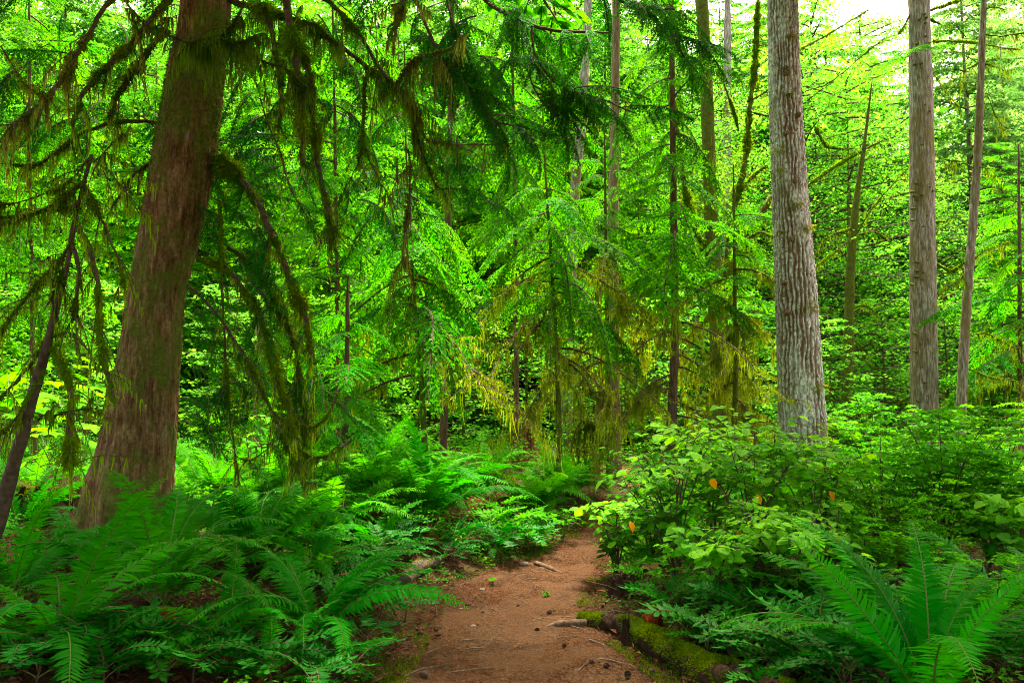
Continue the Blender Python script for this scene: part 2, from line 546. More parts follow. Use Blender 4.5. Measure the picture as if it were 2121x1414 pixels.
PLE = np.concatenate([[-.55], PL, [PL[-1] + 22]])
PRE = np.concatenate([[.75], PR, [PR[-1] + 24]])

def H(x, y, micro=True):
    x, y = np.broadcast_arrays(np.asarray(x, float), np.asarray(y, float))
    shp = x.shape
    x, y = x.ravel(), y.ravel()
    l, r = np.interp(y, PYE, PLE), np.interp(y, PYE, PRE)
    dl, dr = np.maximum(l - x, 0), np.maximum(x - r, 0)
    h = .34 * smooth(dl / 2.4) + .13 * smooth(dr / 1.2) + .05 * smooth(dl / .35) + .03 * smooth(dr / .3)
    h = h - .03 * smooth(1 - np.abs((x - (l + r) / 2) / ((r - l) / 2 + 1e-6)))
    off = np.minimum(1, (dl + dr) / .8)
    q = np.stack([x, y, np.zeros_like(x)], 1)
    h = h + off * (.09 * noise(q * .55, 3) + .05 * noise(q * 1.7, 4))
    far = smooth((y - 14) / 30)
    h = h + far * (.5 + .5 * noise(q * .09, 9))
    if micro:
        h = h + .012 * fbm(q * 7, 3, 5) * (.35 + off)
    return h.reshape(shp)

def G3(px, py):
    """ground point seen at a photo pixel"""
    d = W(px, py, 1.0) - np.array([0, 0, CAMZ])
    k = np.linspace(1.5, 60, 3000)
    p = np.array([0, 0, CAMZ]) + d * k[:, None]
    below = p[:, 2] < H(p[:, 0], p[:, 1], False)
    i = int(np.argmax(below)) if below.any() else len(k) - 1
    return np.array([p[i, 0], p[i, 1], float(H(p[i, 0], p[i, 1], False))])

def gz(x, y):
    return float(H(x, y))

def axis_grid(lo, flo, fhi, hi, step):
    c = list(np.arange(flo, fhi + step / 2, step))
    s = step
    while c[-1] < hi:
        s *= 1.16
        c.append(c[-1] + s)
    s = step
    while c[0] > lo:
        s *= 1.16
        c.insert(0, c[0] - s)
    return np.array(c)

def sheet(xs, ys, zf):
    X, Y = np.meshgrid(xs, ys, indexing='ij')
    v = np.stack([X, Y, zf(X, Y)], -1).reshape(-1, 3)
    a, b = len(xs), len(ys)
    i, j = np.meshgrid(np.arange(a - 1), np.arange(b - 1), indexing='ij')
    f = np.stack([i * b + j, (i + 1) * b + j, (i + 1) * b + j + 1, i * b + j + 1], -1).reshape(-1, 4)
    return v, f

g = Geo()
g.add(*sheet(axis_grid(-400, -5.5, 5.5, 400, .06), axis_grid(-300, 2.5, 12.5, 700, .06), lambda x, y: H(x, y)))
o = g.obj('ground', M['soil'], smooth_shade=True)
tag(o, 'dark brown forest floor under the ferns and shrubs on both sides', None, kind='structure')

def path_sheet():
    ys = np.concatenate([np.arange(-6, 2.6, .12), np.arange(2.6, 12.0, .028)])
    u = np.linspace(-.12, 1.12, 84)
    Y, U = np.meshgrid(ys, u, indexing='ij')
    L = np.interp(Y.ravel(), PYE, PLE).reshape(Y.shape)
    R = np.interp(Y.ravel(), PYE, PRE).reshape(Y.shape)
    wob = .10 * noise(np.stack([Y.ravel() * 1.9, np.zeros(Y.size), np.zeros(Y.size)], 1), 31).reshape(Y.shape)
    wob2 = .10 * noise(np.stack([Y.ravel() * 2.3, np.full(Y.size, 9.), np.zeros(Y.size)], 1), 32).reshape(Y.shape)
    X = (L + wob) + (R + wob2 - L - wob) * U
    edge = np.clip(np.minimum(U + .12, 1.12 - U) / .16, 0, 1)
    q = np.stack([X.ravel(), Y.ravel(), np.zeros(X.size)], 1)
    lump = (.018 * noise(q * 2.4, 39) + .010 * noise(q * 5.0, 40) + .007 * noise(q * 13, 41) + .004 * noise(q * 34, 42)).reshape(X.shape)
    Z = H(X, Y) - .035 + edge * (.046 + lump)
    v = np.stack([X, Y, Z], -1).reshape(-1, 3)
    a, b = Y.shape
    i, j = np.meshgrid(np.arange(a - 1), np.arange(b - 1), indexing='ij')
    f = np.stack([i * b + j, i * b + j + 1, (i + 1) * b + j + 1, (i + 1) * b + j], -1).reshape(-1, 4)
    return v, f
g = Geo()
g.add(*path_sheet())
o = g.obj('path', M['path'], smooth_shade=True)
tag(o, 'winding reddish earth path through the forest', None, kind='structure')

def pz(x, y):
    """top of the ground or the path"""
    l, r = np.interp(y, PYE, PLE), np.interp(y, PYE, PRE)
    return H(x, y) + np.where((x > l) & (x < r), .012, 0.0)

# needles and crumbs trodden into the path, and leaf litter beside it: nobody could count them
g = Geo()
n = 24000
y = 2.8 + 8.2 * rng.random(n) ** 1.4
l, r = np.interp(y, PYE, PLE), np.interp(y, PYE, PRE)
x = l - .1 + (r - l + .2) * rng.random(n)
keep = noise(np.stack([x * 2.2, y * 2.2, x * 0], 1), 77) + .5 * np.abs((x - l) / (r - l) - .5) * 2 > -.45 + .45 * rng.random(n)
x, y = x[keep], y[keep]
n = len(x)
a = rng.random(n) * 6.283
g.blades(np.stack([x, y, pz(x, y) + .004], 1), np.stack([np.cos(a), np.sin(a), rng.normal(0, .05, n)], 1), (0, 0, 1),
         .02 + .07 * rng.random(n) ** 2, .0028 + .004 * rng.random(n), 0, fold=0.2)
tag(g.obj('needle_litter', M['needle']), 'fallen dry needles scattered over the earth path', None, kind='stuff')
g = Geo()
n = 26000
y = 2.6 + 8 * rng.random(n) ** 1.2
x = rng.uniform(-1, 1, n) * (y * .72)
l, r = np.interp(y, PYE, PLE), np.interp(y, PYE, PRE)
k = (x < l + .14 - .2 * rng.random(n)) | (x > r - .12 + .2 * rng.random(n))
x, y = x[k], y[k]
n = len(x)
a = rng.random(n) * 6.283
g.blades(np.stack([x, y, H(x, y) + .008 + .03 * rng.random(n)], 1), np.stack([np.cos(a), np.sin(a), rng.normal(0, .35, n)], 1),
         np.stack([rng.normal(0, .4, n), rng.normal(0, .4, n), np.ones(n)], 1), .03 + .07 * rng.random(n) ** 2, .008 + .03 * rng.random(n) ** 2, 0, fold=.3)
tag(g.obj('leaf_litter', M['litter']), 'brown dead leaf litter covering the forest floor', None, kind='stuff')
# low green moss along the path edges
g = Geo()
n = 34000
y = 3 + 8 * rng.random(n) ** 1.1
side = rng.random(n) < .55
l, r = np.interp(y, PYE, PLE), np.interp(y, PYE, PRE)
x = np.where(side, l + .10 - np.abs(rng.normal(0, .2, n)), r - .08 + np.abs(rng.normal(0, .16, n)))
k = noise(np.stack([x * 3, y * 3, x * 0], 1), 50) > .1
x, y = x[k], y[k]
n = len(x)
g.blades(np.stack([x, y, pz(x, y) - .004], 1), np.stack([rng.normal(0, .8, n), rng.normal(0, .8, n), np.ones(n)], 1), rng.normal(0, 1, (n, 3)),
         .012 + .022 * rng.random(n), .006, 0)
tag(g.obj('path_edge_moss', M['moss_green']), 'low green moss creeping in along the path edges', None, kind='stuff')

# crumbs of bark and leaf on the path
g = Geo()
n = 16000
y = 2.8 + 8.2 * rng.random(n) ** 1.3
l, r = np.interp(y, PYE, PLE), np.interp(y, PYE, PRE)
x = l + (r - l) * rng.random(n)
a = rng.random(n) * 6.283
g.blades(np.stack([x, y, pz(x, y) + .003], 1), np.stack([np.cos(a), np.sin(a), rng.normal(0, .25, n)], 1), np.stack([rng.normal(0, .3, n), rng.normal(0, .3, n), np.ones(n)], 1),
         .006 + .022 * rng.random(n) ** 2, .004 + .010 * rng.random(n) ** 2, 0, fold=.3)
tag(g.obj('path_crumbs', M['litter']), 'dark crumbs of bark and leaf trodden into the path', None, kind='stuff')
# low green seedlings, moss and leaves between the near plants
g = Geo()
n = 36000
y = 2.8 + 7.5 * rng.random(n) ** .9
x = rng.uniform(-1, 1, n) * (y * .74)
l, r = np.interp(y, PYE, PLE), np.interp(y, PYE, PRE)
off = np.maximum(l - x, x - r)
dn = noise(np.stack([x * 1.6, y * 1.6, x * 0], 1), 91)
k = (off > .10) & (dn > -.2 + .35 * rng.random(n))
x, y, off, dn = x[k], y[k], off[k], dn[k]
n = len(x)
a = rng.random(n) * 6.283
g.blades(np.stack([x, y, H(x, y) + (.02 + .16 * rng.random(n)) * np.clip(off / .6, .2, 1) * (.6 + .6 * dn)], 1), np.stack([np.cos(a), np.sin(a), rng.normal(-.1, .3, n)], 1),
         np.stack([rng.normal(0, .35, n), rng.normal(0, .35, n), np.ones(n)], 1), .025 + .035 * rng.random(n), .014 + .014 * rng.random(n), 0, rnd=np.clip(.5 + .6 * dn + rng.normal(0, .2, n), 0, 1), fold=.15)
tag(g.obj('ground_cover', M['shrub']), 'low dark green seedlings and leaves between the near plants', None, kind='stuff')
# ------------------------------------------------------------------ branch and leaf prototypes
def spray(seed, L=1.0, ns=24, l2=.42, step=.032, bl=.075, bw=.015, rise=.12, droop=.38, d2=.28, prof=.8, bare=.12, bang=50, wob=.05, hang=0.0, rad=.009, fill=1.0):
    """conifer branch along +X: material 0 wood, 1 needles"""
    r = np.random.default_rng(seed)
    g = Geo()
    k = 12
    s = np.linspace(0, 1, k)
    ph = r.random() * 6
    ax = np.stack([L * s * (1 - .06 * s), L * wob * np.sin(s * 4 + ph) * s, L * (rise * s - droop * s ** 2)], 1)
    g.tube(ax, rad * L * (1 - s) + .0018, 4, 0, cap=False)
    up = np.array([0, 0, 1.0])
    for i in range(ns):
        for sd in (-1, 1):
            if r.random() > fill:
                continue
            si = bare + (1 - bare) * min(1, (i + r.random() * .7) / ns)
            p0 = np.array([np.interp(si, s, ax[:, q]) for q in range(3)])
            p1 = np.array([np.interp(min(1, si + .04), s, ax[:, q]) for q in range(3)])
            p00 = np.array([np.interp(max(0, si - .04), s, ax[:, q]) for q in range(3)])
            tan = norm(p1 - p00)
            lat = norm(np.cross(up, tan)) * sd
            l = L * l2 * (min(1, (si - bare) / .2 + .45) * (1 - si) ** prof + .13) * r.choice([.45, .8, 1.0, 1.15]) * r.uniform(.85, 1.15)
            an = math.radians(64 - 30 * si + r.normal(0, 13))
            dr = norm(tan * math.cos(an) + lat * math.sin(an) + up * r.normal(0, .08) - up * hang)
            m = max(3, int(l / step))
            t = (np.arange(m) + r.random(m) * .5) / m
            pts = p0 + dr * (l * t)[:, None] - up * (d2 * l * t ** 2)[:, None]
            td = norm(dr - up * (2 * d2 * t)[:, None])
            lt = norm(np.cross(up + r.normal(0, .12, 3), td))
            nn = np.cross(td, lt)
            g.blades(p0[None], norm(pts[-1] - p0)[None], norm(nn[0] + lt[0])[None], l, .006, 0)
            rv = np.clip(r.random() * .6 + r.random(m) * .4, 0, 1)
            tp = np.clip(.9 * t ** 2.5 * r.uniform(.3, 1.0), 0, 1) * (.35 + .65 * si)
            for s2 in (-1, 1):
                a2 = np.radians(bang - 18 * t + r.normal(0, 15, m))
                D = td * np.cos(a2)[:, None] + lt * (s2 * np.sin(a2))[:, None] - up * (.12 + .25 * r.random(m))[:, None]
                g.blades(pts, D, nn + r.normal(0, .3, (m, 3)), bl * (1 - .45 * t) * r.uniform(.55, 1.35, m), bw * r.uniform(.8, 1.4, m), 1, rnd=rv, tip=tp)
            D = td + lt * r.normal(0, .5, m)[:, None] + nn * r.uniform(.1, .7, m)[:, None]
            g.blades(pts, D, lt + r.normal(0, .5, (m, 3)), bl * .6 * r.uniform(.5, 1.2, m), bw * r.uniform(.8, 1.3, m), 1, rnd=rv, tip=tp)
            g.blades(pts[-1:], td[-1:], nn[-1:], bl * .8, bw, 1, rnd=rv[-1:], tip=tp[-1:])
    return g

HEM = [spray(100 + i, 1.0, 26, .40, .026, .055, .0150, rise=.15 - .05 * i, droop=.30 + .06 * i, d2=.30) for i in range(4)]
HEMC = [spray(120 + i, 1.0, 17, .42, .045, .085, .030, rise=.12 - .05 * i, droop=.32 + .08 * i, d2=.30) for i in range(4)]      # coarser, for trees far off
CED = [spray(140 + i, 1.0, 24, .30, .022, .046, .0135, rise=.02, droop=.35 + .15 * i, d2=.75, hang=.35, bang=42) for i in range(3)]
HEMV = [spray(160 + i, 1.0, 26, .36, .025, .054, .0155, rise=.10, droop=.62 + .14 * i, d2=.65, hang=.28, wob=.10, fill=.88) for i in range(4)]       # weeping boughs
HEM_ME = [g_.mesh('branch', [M['twig'], M['hemlock']]) for g_ in HEM]
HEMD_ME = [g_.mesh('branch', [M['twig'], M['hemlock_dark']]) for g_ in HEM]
HEMV_ME = [g_.mesh('branch', [M['twig'], M['hemlock']]) for g_ in HEMV]
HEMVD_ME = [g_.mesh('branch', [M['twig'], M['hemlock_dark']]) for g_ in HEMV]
CED_ME = [g_.mesh('spray', [M['twig'], M['cedar']]) for g_ in CED]

def leaf_shape(l=1.0, w=.62, fold=.10, droop=.18, n=5):
    """ovate pointed leaf along +X with a folded midrib"""
    s = np.linspace(0, 1, n)
    hw = w / 2 * np.sin(np.pi * s ** .75) ** .8
    hw[0] = hw[-1] = 0
    mid = np.stack([l * s, 0 * s, -droop * l * s ** 2], 1)
    v, f = [mid[0]], []
    rows = []
    for i in range(1, n - 1):
        b = len(v)
        v += [mid[i], mid[i] + [0, hw[i], fold * hw[i] * 2], mid[i] + [0, -hw[i], fold * hw[i] * 2]]
        rows.append(b)
    e = len(v)
    v.append(mid[-1])
    tri = [(0, rows[0], rows[0] + 1), (0, rows[0] + 2, rows[0]), (rows[-1], e, rows[-1] + 1), (rows[-1] + 2, e, rows[-1])]
    quads = []
    for a, b in zip(rows[:-1], rows[1:]):
        quads += [(a, b, b + 1, a + 1), (a + 2, b + 2, b, a)]
    return np.array(v), np.array(tri), np.array(quads)

LV, LT, LQ = leaf_shape()
def add_leaves(g, P, D, Nn, l, mat=1, wid=1.0, rnd=None, tip=0.0):
    """full leaves joined into g"""
    n = len(P)
    D = norm(D)
    S = norm(np.cross(Nn, D))
    U = np.cross(D, S)
    l = np.broadcast_to(np.asarray(l, float), (n,))
    v = P[:, None] + l[:, None, None] * (D[:, None] * LV[None, :, 0:1] + S[:, None] * LV[None, :, 1:2] * wid + U[:, None] * LV[None, :, 2:3])
    k = len(LV)
    base = (np.arange(n) * k)[:, None, None]
    rnd = rng.random(n) if rnd is None else np.broadcast_to(rnd, (n,))
    tip = np.broadcast_to(tip, (n,))
    n0 = g.n
    g.add(v.reshape(-1, 3), (base + LT[None]).reshape(-1, 3), mat, np.repeat(rnd, k), np.repeat(tip, k))
    g.f.append((base + LQ[None]).reshape(-1, 4) + n0)
    g.m.append(np.full(n * len(LQ), mat, np.int32))

# palmate leaf (maple, devil's club)
_a = np.radians([-150, -118, -92, -70, -48, -30, -14, 0, 14, 30, 48, 70, 92, 118, 150])
_r = np.array([.30, .45, .62, .42, .85, .55, .62, 1.0, .62, .55, .85, .42, .62, .45, .30])
PALM = np.vstack([[0, 0, 0], np.stack([_r * np.cos(_a), _r * np.sin(_a), -.16 * _r ** 2], 1)])
PALM_T = np.array([(0, i, i + 1) for i in range(1, 15)])
def add_palms(g, P, D, Nn, l, mat=1, rnd=None, tip=0.0):
    n = len(P)
    D = norm(D)
    S = norm(np.cross(Nn, D))
    U = np.cross(D, S)
    l = np.broadcast_to(np.asarray(l, float), (n,))
    v = P[:, None] + l[:, None, None] * (D[:, None] * PALM[None, :, 0:1] + S[:, None] * PALM[None, :, 1:2] + U[:, None] * PALM[None, :, 2:3])
    k = len(PALM)
    rnd = rng.random(n) if rnd is None else rnd
    g.add(v.reshape(-1, 3), ((np.arange(n) * k)[:, None, None] + PALM_T[None]).reshape(-1, 3), mat, np.repeat(rnd, k), np.repeat(np.broadcast_to(tip, (n,)), k))

def frond(seed, up0=70, up1=-25, pairs=42, wmax=.122, twist=0.0, dead=False):
    """fern frond of unit length along +X, curving over; 0 midrib, 1 pinnae"""
    r = np.random.default_rng(seed)
    g = Geo()
    k = 20
    s = np.linspace(0, 1, k)
    a = np.radians(up0 + (up1 - up0) * s ** 1.25)
    ds = 1 / (k - 1)
    x = np.concatenate([[0], np.cumsum(np.cos(a[:-1]) * ds)])
    z = np.concatenate([[0], np.cumsum(np.sin(a[:-1]) * ds)])
    yy = twist * s ** 2
    ax = np.stack([x, yy, z], 1)
    g.tube(ax, .0036 * (1 - s) + .0012, 4, 0, cap=False)
    t = .13 + .87 * (np.arange(pairs) / pairs) ** .96
    P = np.stack([np.interp(t, s, ax[:, q]) for q in range(3)], 1)
    T = norm(np.stack([np.gradient(np.interp(t, s, ax[:, q]), t) for q in range(3)], 1))
    lat0 = norm(np.cross(np.array([0, 0, 1.0]), T * [1, 1, .35] + [1e-4, 0, 0]))
    nrm = np.cross(T, lat0)
    ln = wmax * np.minimum(1, .55 + (t - .13) / .25 * .45) * np.clip((1 - t) / .62, 0, 1) ** .75 + .008
    for sd in (-1, 1):
        D = norm(lat0 * sd + T * (.22 + .35 * t[:, None]) + r.normal(0, .07, (pairs, 3)))
        L = ln * r.uniform(.80, 1.10, pairs) * np.where(r.random(pairs) < .05, r.uniform(.15, .6, pairs), 1)
        w = np.minimum(.0215, L * .34) * np.clip(1.15 - .5 * t, .5, 1)
        S = norm(np.cross(nrm + r.normal(0, .10, (pairs, 3)), D))
        U = np.cross(D, S)
        dr = -U * (np.sign((U * nrm).sum(1)) * L * r.uniform(.02, .38, pairs))[:, None]
        Q = P + D * .002
        c1 = Q + D * (L * .45)[:, None] + T * .004 + dr * .25
        c2 = Q + D * L[:, None] + T * (L * .12)[:, None] + dr
        w = w[:, None]
        v = np.stack([Q - S * w * .36, Q + S * w * .36, c1 + S * w * .5, c1 - S * w * .5, c2], 1)
        n0 = g.n
        b = np.arange(pairs)[:, None] * 5
        rv = np.repeat(np.clip(r.normal(.5, .16, pairs), 0, 1), 5)
        tp = np.repeat(np.clip((t - .72) / .28, 0, 1) ** 1.5 * .8, 5)
        g.add(v.reshape(-1, 3), b + np.array([[0, 1, 2, 3]]), 1, rv, tp)
        g.f.append(b + np.array([[3, 2, 4]]) + n0)
        g.m.append(np.full(pairs, 1, np.int32))
    return g

FR = [frond(200, 74, -5), frond(201, 66, -30), frond(202, 58, -42), frond(203, 48, -55, twist=.06), frond(204, 40, -50, twist=-.06), frond(205, 80, 20), frond(206, 28, -35), frond(207, 70, -60, twist=.14), frond(208, 62, -20, twist=-.16), frond(209, 52, -70, twist=.1)]
FR_ME = {k: [f.mesh('frond', [M['rachis'], M[k]]) for f in FR] for k in ('fern', 'fern_bright', 'fern_dead')}

def fern(loc, size=1.0, n=14, kind='fern', label='', group=None, seed=0, azs=None, dead=1, flat=0.0, pick=None):
    """sword fern: a rosette of arching fronds"""
    r = np.random.default_rng(seed + 900)
    t = thing('sword_fern', label, 'fern', tuple(loc), group)
    crown = Geo()
    crown.tube(np.array([[0, 0, -.05], [0, 0, .02], [0, 0, .05]]) + np.array(loc), [.05 * size, .045 * size, .015 * size], 8, 0,
               disp=lambda p: .012 * noise(p * 40, 3))
    crown.obj('rootstock', M['rot_dark'], t)
    for i in range(n):
        az = (i * 2.39996 + r.normal(0, .25)) if azs is None else math.radians(azs[i % len(azs)] + r.normal(0, 7))
        j = int(r.integers(0, 10)) if r.random() < .55 else int(r.choice([1, 2, 3, 4, 7, 8]))
        if pick:
            j = int(r.choice(pick))
        s = size * r.uniform(.72, 1.12)
        link('frond', FR_ME[kind][j], t, M=place(az, r.normal(0, .12) - flat, r.normal(0, .22), s, (.03 * math.cos(az), .03 * math.sin(az), .02)))
    for i in range(dead):
        az = r.random() * 6.28
        link('dead_frond', FR_ME['fern_dead'][int(r.choice([4, 6, 6]))], t, M=place(az, -.75 - .3 * r.random(), r.normal(0, .3), size * .7, (0, 0, .07)))
    return t
# ------------------------------------------------------------------ trees
def WY(px, py, Y):
    """point seen at a photo pixel, on the vertical plane Y metres ahead"""
    return W(px, py, Y / (CP - (CY - py) / FPX * SP))

def PXW(w, Y):
    return w / FPX * Y

def axis_from(rows, Y, top=None, dY=None):
    """trunk centre line and radii from photo rows (px, py, width px), run down into the ground and on above the frame"""
    c = [WY(px, py, Y + (0 if dY is None else dY * i)) for i, (px, py, w) in enumerate(rows)]
    r = [PXW(w, Y) / 2 for _, _, w in rows]
    if c[0][2] > c[-1][2]:
        c, r = c[::-1], r[::-1]
    g0 = gz(c[0][0], c[0][1])
    if c[0][2] > g0 - .15:
        d = c[0] - c[1]
        d = d / max(abs(d[2]), 1e-3)
        c.insert(0, c[0] + d * (c[0][2] - g0 + .2))
        r.insert(0, r[0] * 1.06)
    if top and c[-1][2] < top:
        d = norm(c[-1] - c[-2])
        d = norm(d * .5 + np.array([0, 0, .5]))
        tp = r[-1] * .45
        for q in (.35, .7, 1):
            c.append(c[-1] + d * (top - c[-1][2]) * q / d[2] if q == 1 else c[-1] + d * (top - c[-1][2]) * .35 / d[2])
            r.append(r[-1] + (tp - r[-1]) * .4)
    return np.array(c), np.array(r)

def resample(c, r, step, ztop_fine, coarse=.25):
    s = np.concatenate([[0], np.cumsum(np.linalg.norm(np.diff(c, axis=0), axis=1))])
    cc = spline(c, 600)
    ss = np.concatenate([[0], np.cumsum(np.linalg.norm(np.diff(cc, axis=0), axis=1))])
    zf = np.interp(ztop_fine, cc[:, 2], ss) if ztop_fine < cc[-1, 2] else ss[-1]
    u = np.concatenate([np.arange(0, zf, step), np.arange(zf, ss[-1], coarse), [ss[-1]]])
    P = np.stack([np.interp(u, ss, cc[:, q]) for q in range(3)], 1)
    # radius follows the spline parameter
    rr = np.interp(np.linspace(0, len(c) - 1, 600), np.arange(len(c)), r)
    return P, np.interp(u, ss, rr)

def bark_tube(name, mat, parent, P, R, sides, style, seed=0, amp=1.0):
    """trunk with real bark relief"""
    g = Geo()
    k = len(P)
    a = np.arange(sides) * 2 * math.pi / sides
    T = norm(np.gradient(P, axis=0))
    u = norm(np.cross(np.array([0, 1.0, 0]), T))
    w = np.cross(T, u)
    ring = u[:, None] * np.cos(a)[None, :, None] + w[:, None] * np.sin(a)[None, :, None]
    R0 = np.median(R)
    Z = np.repeat((np.concatenate([[0], np.cumsum(np.linalg.norm(np.diff(P, axis=0), axis=1))]))[:, None], sides, 1)
    C = np.stack([np.repeat((np.cos(a) * R0)[None], k, 0), np.repeat((np.sin(a) * R0)[None], k, 0), Z], -1).reshape(-1, 3)
    plate = np.ones(len(C))
    if style == 'fir':
        th = np.repeat(a[None], k, 0).ravel()
        nr = max(8, int(2 * math.pi * R0 / .058))
        ph = th * nr + 3.8 * noise(C * [5, 5, 1.5], seed) + 2.6 * noise(C * [13, 13, 5.5], seed + 1) + .8 * noise(C * [30, 30, 16], seed + 6)
        fur = (.5 + .5 * np.cos(ph)) ** 1.3 * np.clip(.75 + .9 * noise(C * [7, 7, 2.2], seed + 5), .15, 1.1)
        m = noise(C * [18, 18, 11], seed + 4)
        fur = np.maximum(fur, .65 * np.exp(-(m / .07) ** 2))
        d = -.030 * fur + .010 * noise(C * [40, 40, 24], seed + 2) + .006 * noise(C * [80, 80, 50], seed + 3)
        plate = np.clip(1.05 - fur * 1.5 + .35 * noise(C * [30, 30, 16], seed + 8), 0, 1)
    elif style == 'cedar':
        wz = 1.2 * noise(C * [2.2, 2.2, .8], seed)
        n = noise(np.stack([C[:, 0] * 20 + wz, C[:, 1] * 20 + wz, C[:, 2] * 2.4], 1), seed + 1)
        m = noise(np.stack([C[:, 0] * 46 + wz, C[:, 1] * 46, C[:, 2] * 7], 1), seed + 2)
        d = .005 * n + .009 * m - .006 * np.exp(-(m / .15) ** 2) + .022 * noise(C * [2.5, 2.5, .9], seed + 4) + .007 * noise(C * [60, 60, 22], seed + 7) + .004 * noise(C * [85, 85, 60], seed + 8)
        th = np.repeat(a[None], k, 0).ravel()
        d = d + np.exp(-C[:, 2] / .45) * (.07 * np.cos(th * 5 + 1.3) + .05 * np.cos(th * 8))
    else:
        n = noise(np.stack([C[:, 0] * 26, C[:, 1] * 26, C[:, 2] * 5], 1), seed + 1)
        d = .006 * n - .006 * np.exp(-(n / .15) ** 2) + .02 * noise(C * [3, 3, .8], seed + 4) * R0 / .25
    v = P[:, None] + ring * (R[:, None] + amp * d.reshape(k, sides))[:, :, None]
    i, j = np.meshgrid(np.arange(k - 1), np.arange(sides), indexing='ij')
    j2 = (j + 1) % sides
    f = np.stack([i * sides + j, i * sides + j2, (i + 1) * sides + j2, (i + 1) * sides + j], -1).reshape(-1, 4)
    g.add(v.reshape(-1, 3), f, 0, .5, plate)
    return g.obj(name, mat, parent, smooth_shade=True)

def curve_branch(pts, rad, n=None):
    pts = np.asarray(pts, float)
    L = np.linalg.norm(np.diff(pts, axis=0), axis=1).sum()
    n = n or max(8, int(L / .035))
    c = spline(pts, n)
    return c, L

def mossy_limb(parent, rows, Y, thick, hang=40, dens=260, Y1=None, moss='moss', sleeve=True, wood='twig', fuzz=1.0, name='branch', twigs=1.0):
    """limb along photo points, wrapped in moss with hanging strands; thick = (start, end) width and hang = strand length, in photo pixels"""
    Y1 = Y if Y1 is None else Y1
    k = len(rows)
    pts = np.array([WY(px, py, Y + (Y1 - Y) * i / max(1, k - 1)) for i, (px, py) in enumerate(rows)])
    c, L = curve_branch(pts, None)
    c = c + .014 * np.stack([fbm(c * 9, 2, 5), fbm(c * 9, 2, 6), fbm(c * 9, 2, 7)], 1)
    n = len(c)
    s = np.linspace(0, 1, n)
    w0, w1 = PXW(thick[0], Y) / 2, PXW(thick[1], Y1) / 2
    rad = w0 + (w1 - w0) * s
    rad[-1] *= .4
    hl = PXW(hang, Y)
    g = Geo()
    g.tube(c, np.maximum(rad * (.42 if sleeve else 1.0), .003), 7, 0, disp=lambda p: .003 * noise(p * 60, 2))
    src, srad = [c], [rad]
    tan = norm(np.gradient(c, axis=0))
    if hang and twigs:
        for q in range(int(L * 13 * twigs)):
            j = int(rng.integers(n // 6, n))
            d = norm(tan[j] * .6 + rng.normal(0, .55, 3) + np.array([0, 0, -.35]))
            l = rng.uniform(.08, .45) ** 1.15 * (.6 + .5 * min(1, hl / .15))
            tw = spline([c[j], c[j] + d * l * .5 + [0, 0, .02], c[j] + d * l - [0, 0, .12 * l]], 10)
            g.tube(tw, np.linspace(.0045, .0018, 10), 4, 0, cap=False)
            src.append(tw)
            srad.append(np.full(10, .005))
    b = g.obj(name, M[wood], parent, smooth_shade=True)
    if not (sleeve or hang):
        return b, c
    g = Geo()
    cl = np.clip(.5 + 1.25 * noise(c * 5.0, 33) + .55 * noise(c * 15, 34), .05, 1.7)      # moss grows in clumps
    if sleeve:
        g.tube(c - [0, 0, .25] * rad[:, None], rad * (.25 + .45 * cl), 9, 0, rnd=.25, disp=lambda p: .3 * w0 * noise(p * 45, 3) + .25 * w0 * noise(p * 110, 5))
        m = int(L * dens * 5.0 * fuzz)
        i = rng.integers(0, n, m)
        a = rng.random(m) * 6.283
        t = tan[i]
        u = norm(np.cross(t, [.3, .9, .2]))
        q = u * np.cos(a)[:, None] + np.cross(t, u) * np.sin(a)[:, None]
        g.blades(c[i] + q * (rad[i] * .42 * cl[i])[:, None], q + t * rng.normal(0, .5, m)[:, None] - np.array([0, 0, .75]), rng.normal(0, 1, (m, 3)),
                 (.8 * rad[i] + .015) * cl[i] * rng.uniform(.4, 1.7, m), rng.uniform(.005, .012, m), 0)
    if hang:
        P = np.vstack(src)
        R = np.concatenate(srad)
        pc = np.concatenate([cl] + [np.full(10, .8)] * (len(src) - 1))
        m = int(L * dens * 1.3)
        i = rng.choice(len(P), m, p=pc ** 1.5 / (pc ** 1.5).sum())
        hl2 = 1.15 * hl * pc[i] ** 1.5 * rng.uniform(.08, 1.0, m) ** 1.4
        g.strands(P[i] + rng.normal(0, 1, (m, 3)) * (R[i] * .4)[:, None], hl2 + .015, rng.uniform(.005, .012, m), 0, sway=.3)
    g.obj('moss', M[moss], b)['kind'] = 'stuff'
    return b, c

def sprig(parent, me, p, az, pitch, roll, s, name='branch'):
    return link(name, me, parent, M=place(az, pitch, roll, s, rel(parent, p)))

# ---- shared crowns for the trees farther back
def crown_geo(seed, h=12.0, z0=.6, R=2.4, n=85, src=HEMC, tilt=-.1):
    r = np.random.default_rng(seed)
    g = Geo()
    for i in range(n):
        f = ((i + r.random()) / n) ** 1.05
        z = z0 + (h - z0) * f
        L = R * (1 - f) ** .75 * r.uniform(.7, 1.15) + .35
        m = place(i * 2.39996 + r.normal(0, .3), tilt + .5 * f + r.normal(0, .1), r.normal(0, .15), L, (0, 0, z))
        g.merge(src[int(r.integers(len(src)))], np.array(m), rshift=float(r.normal(0, .15)))
    return g

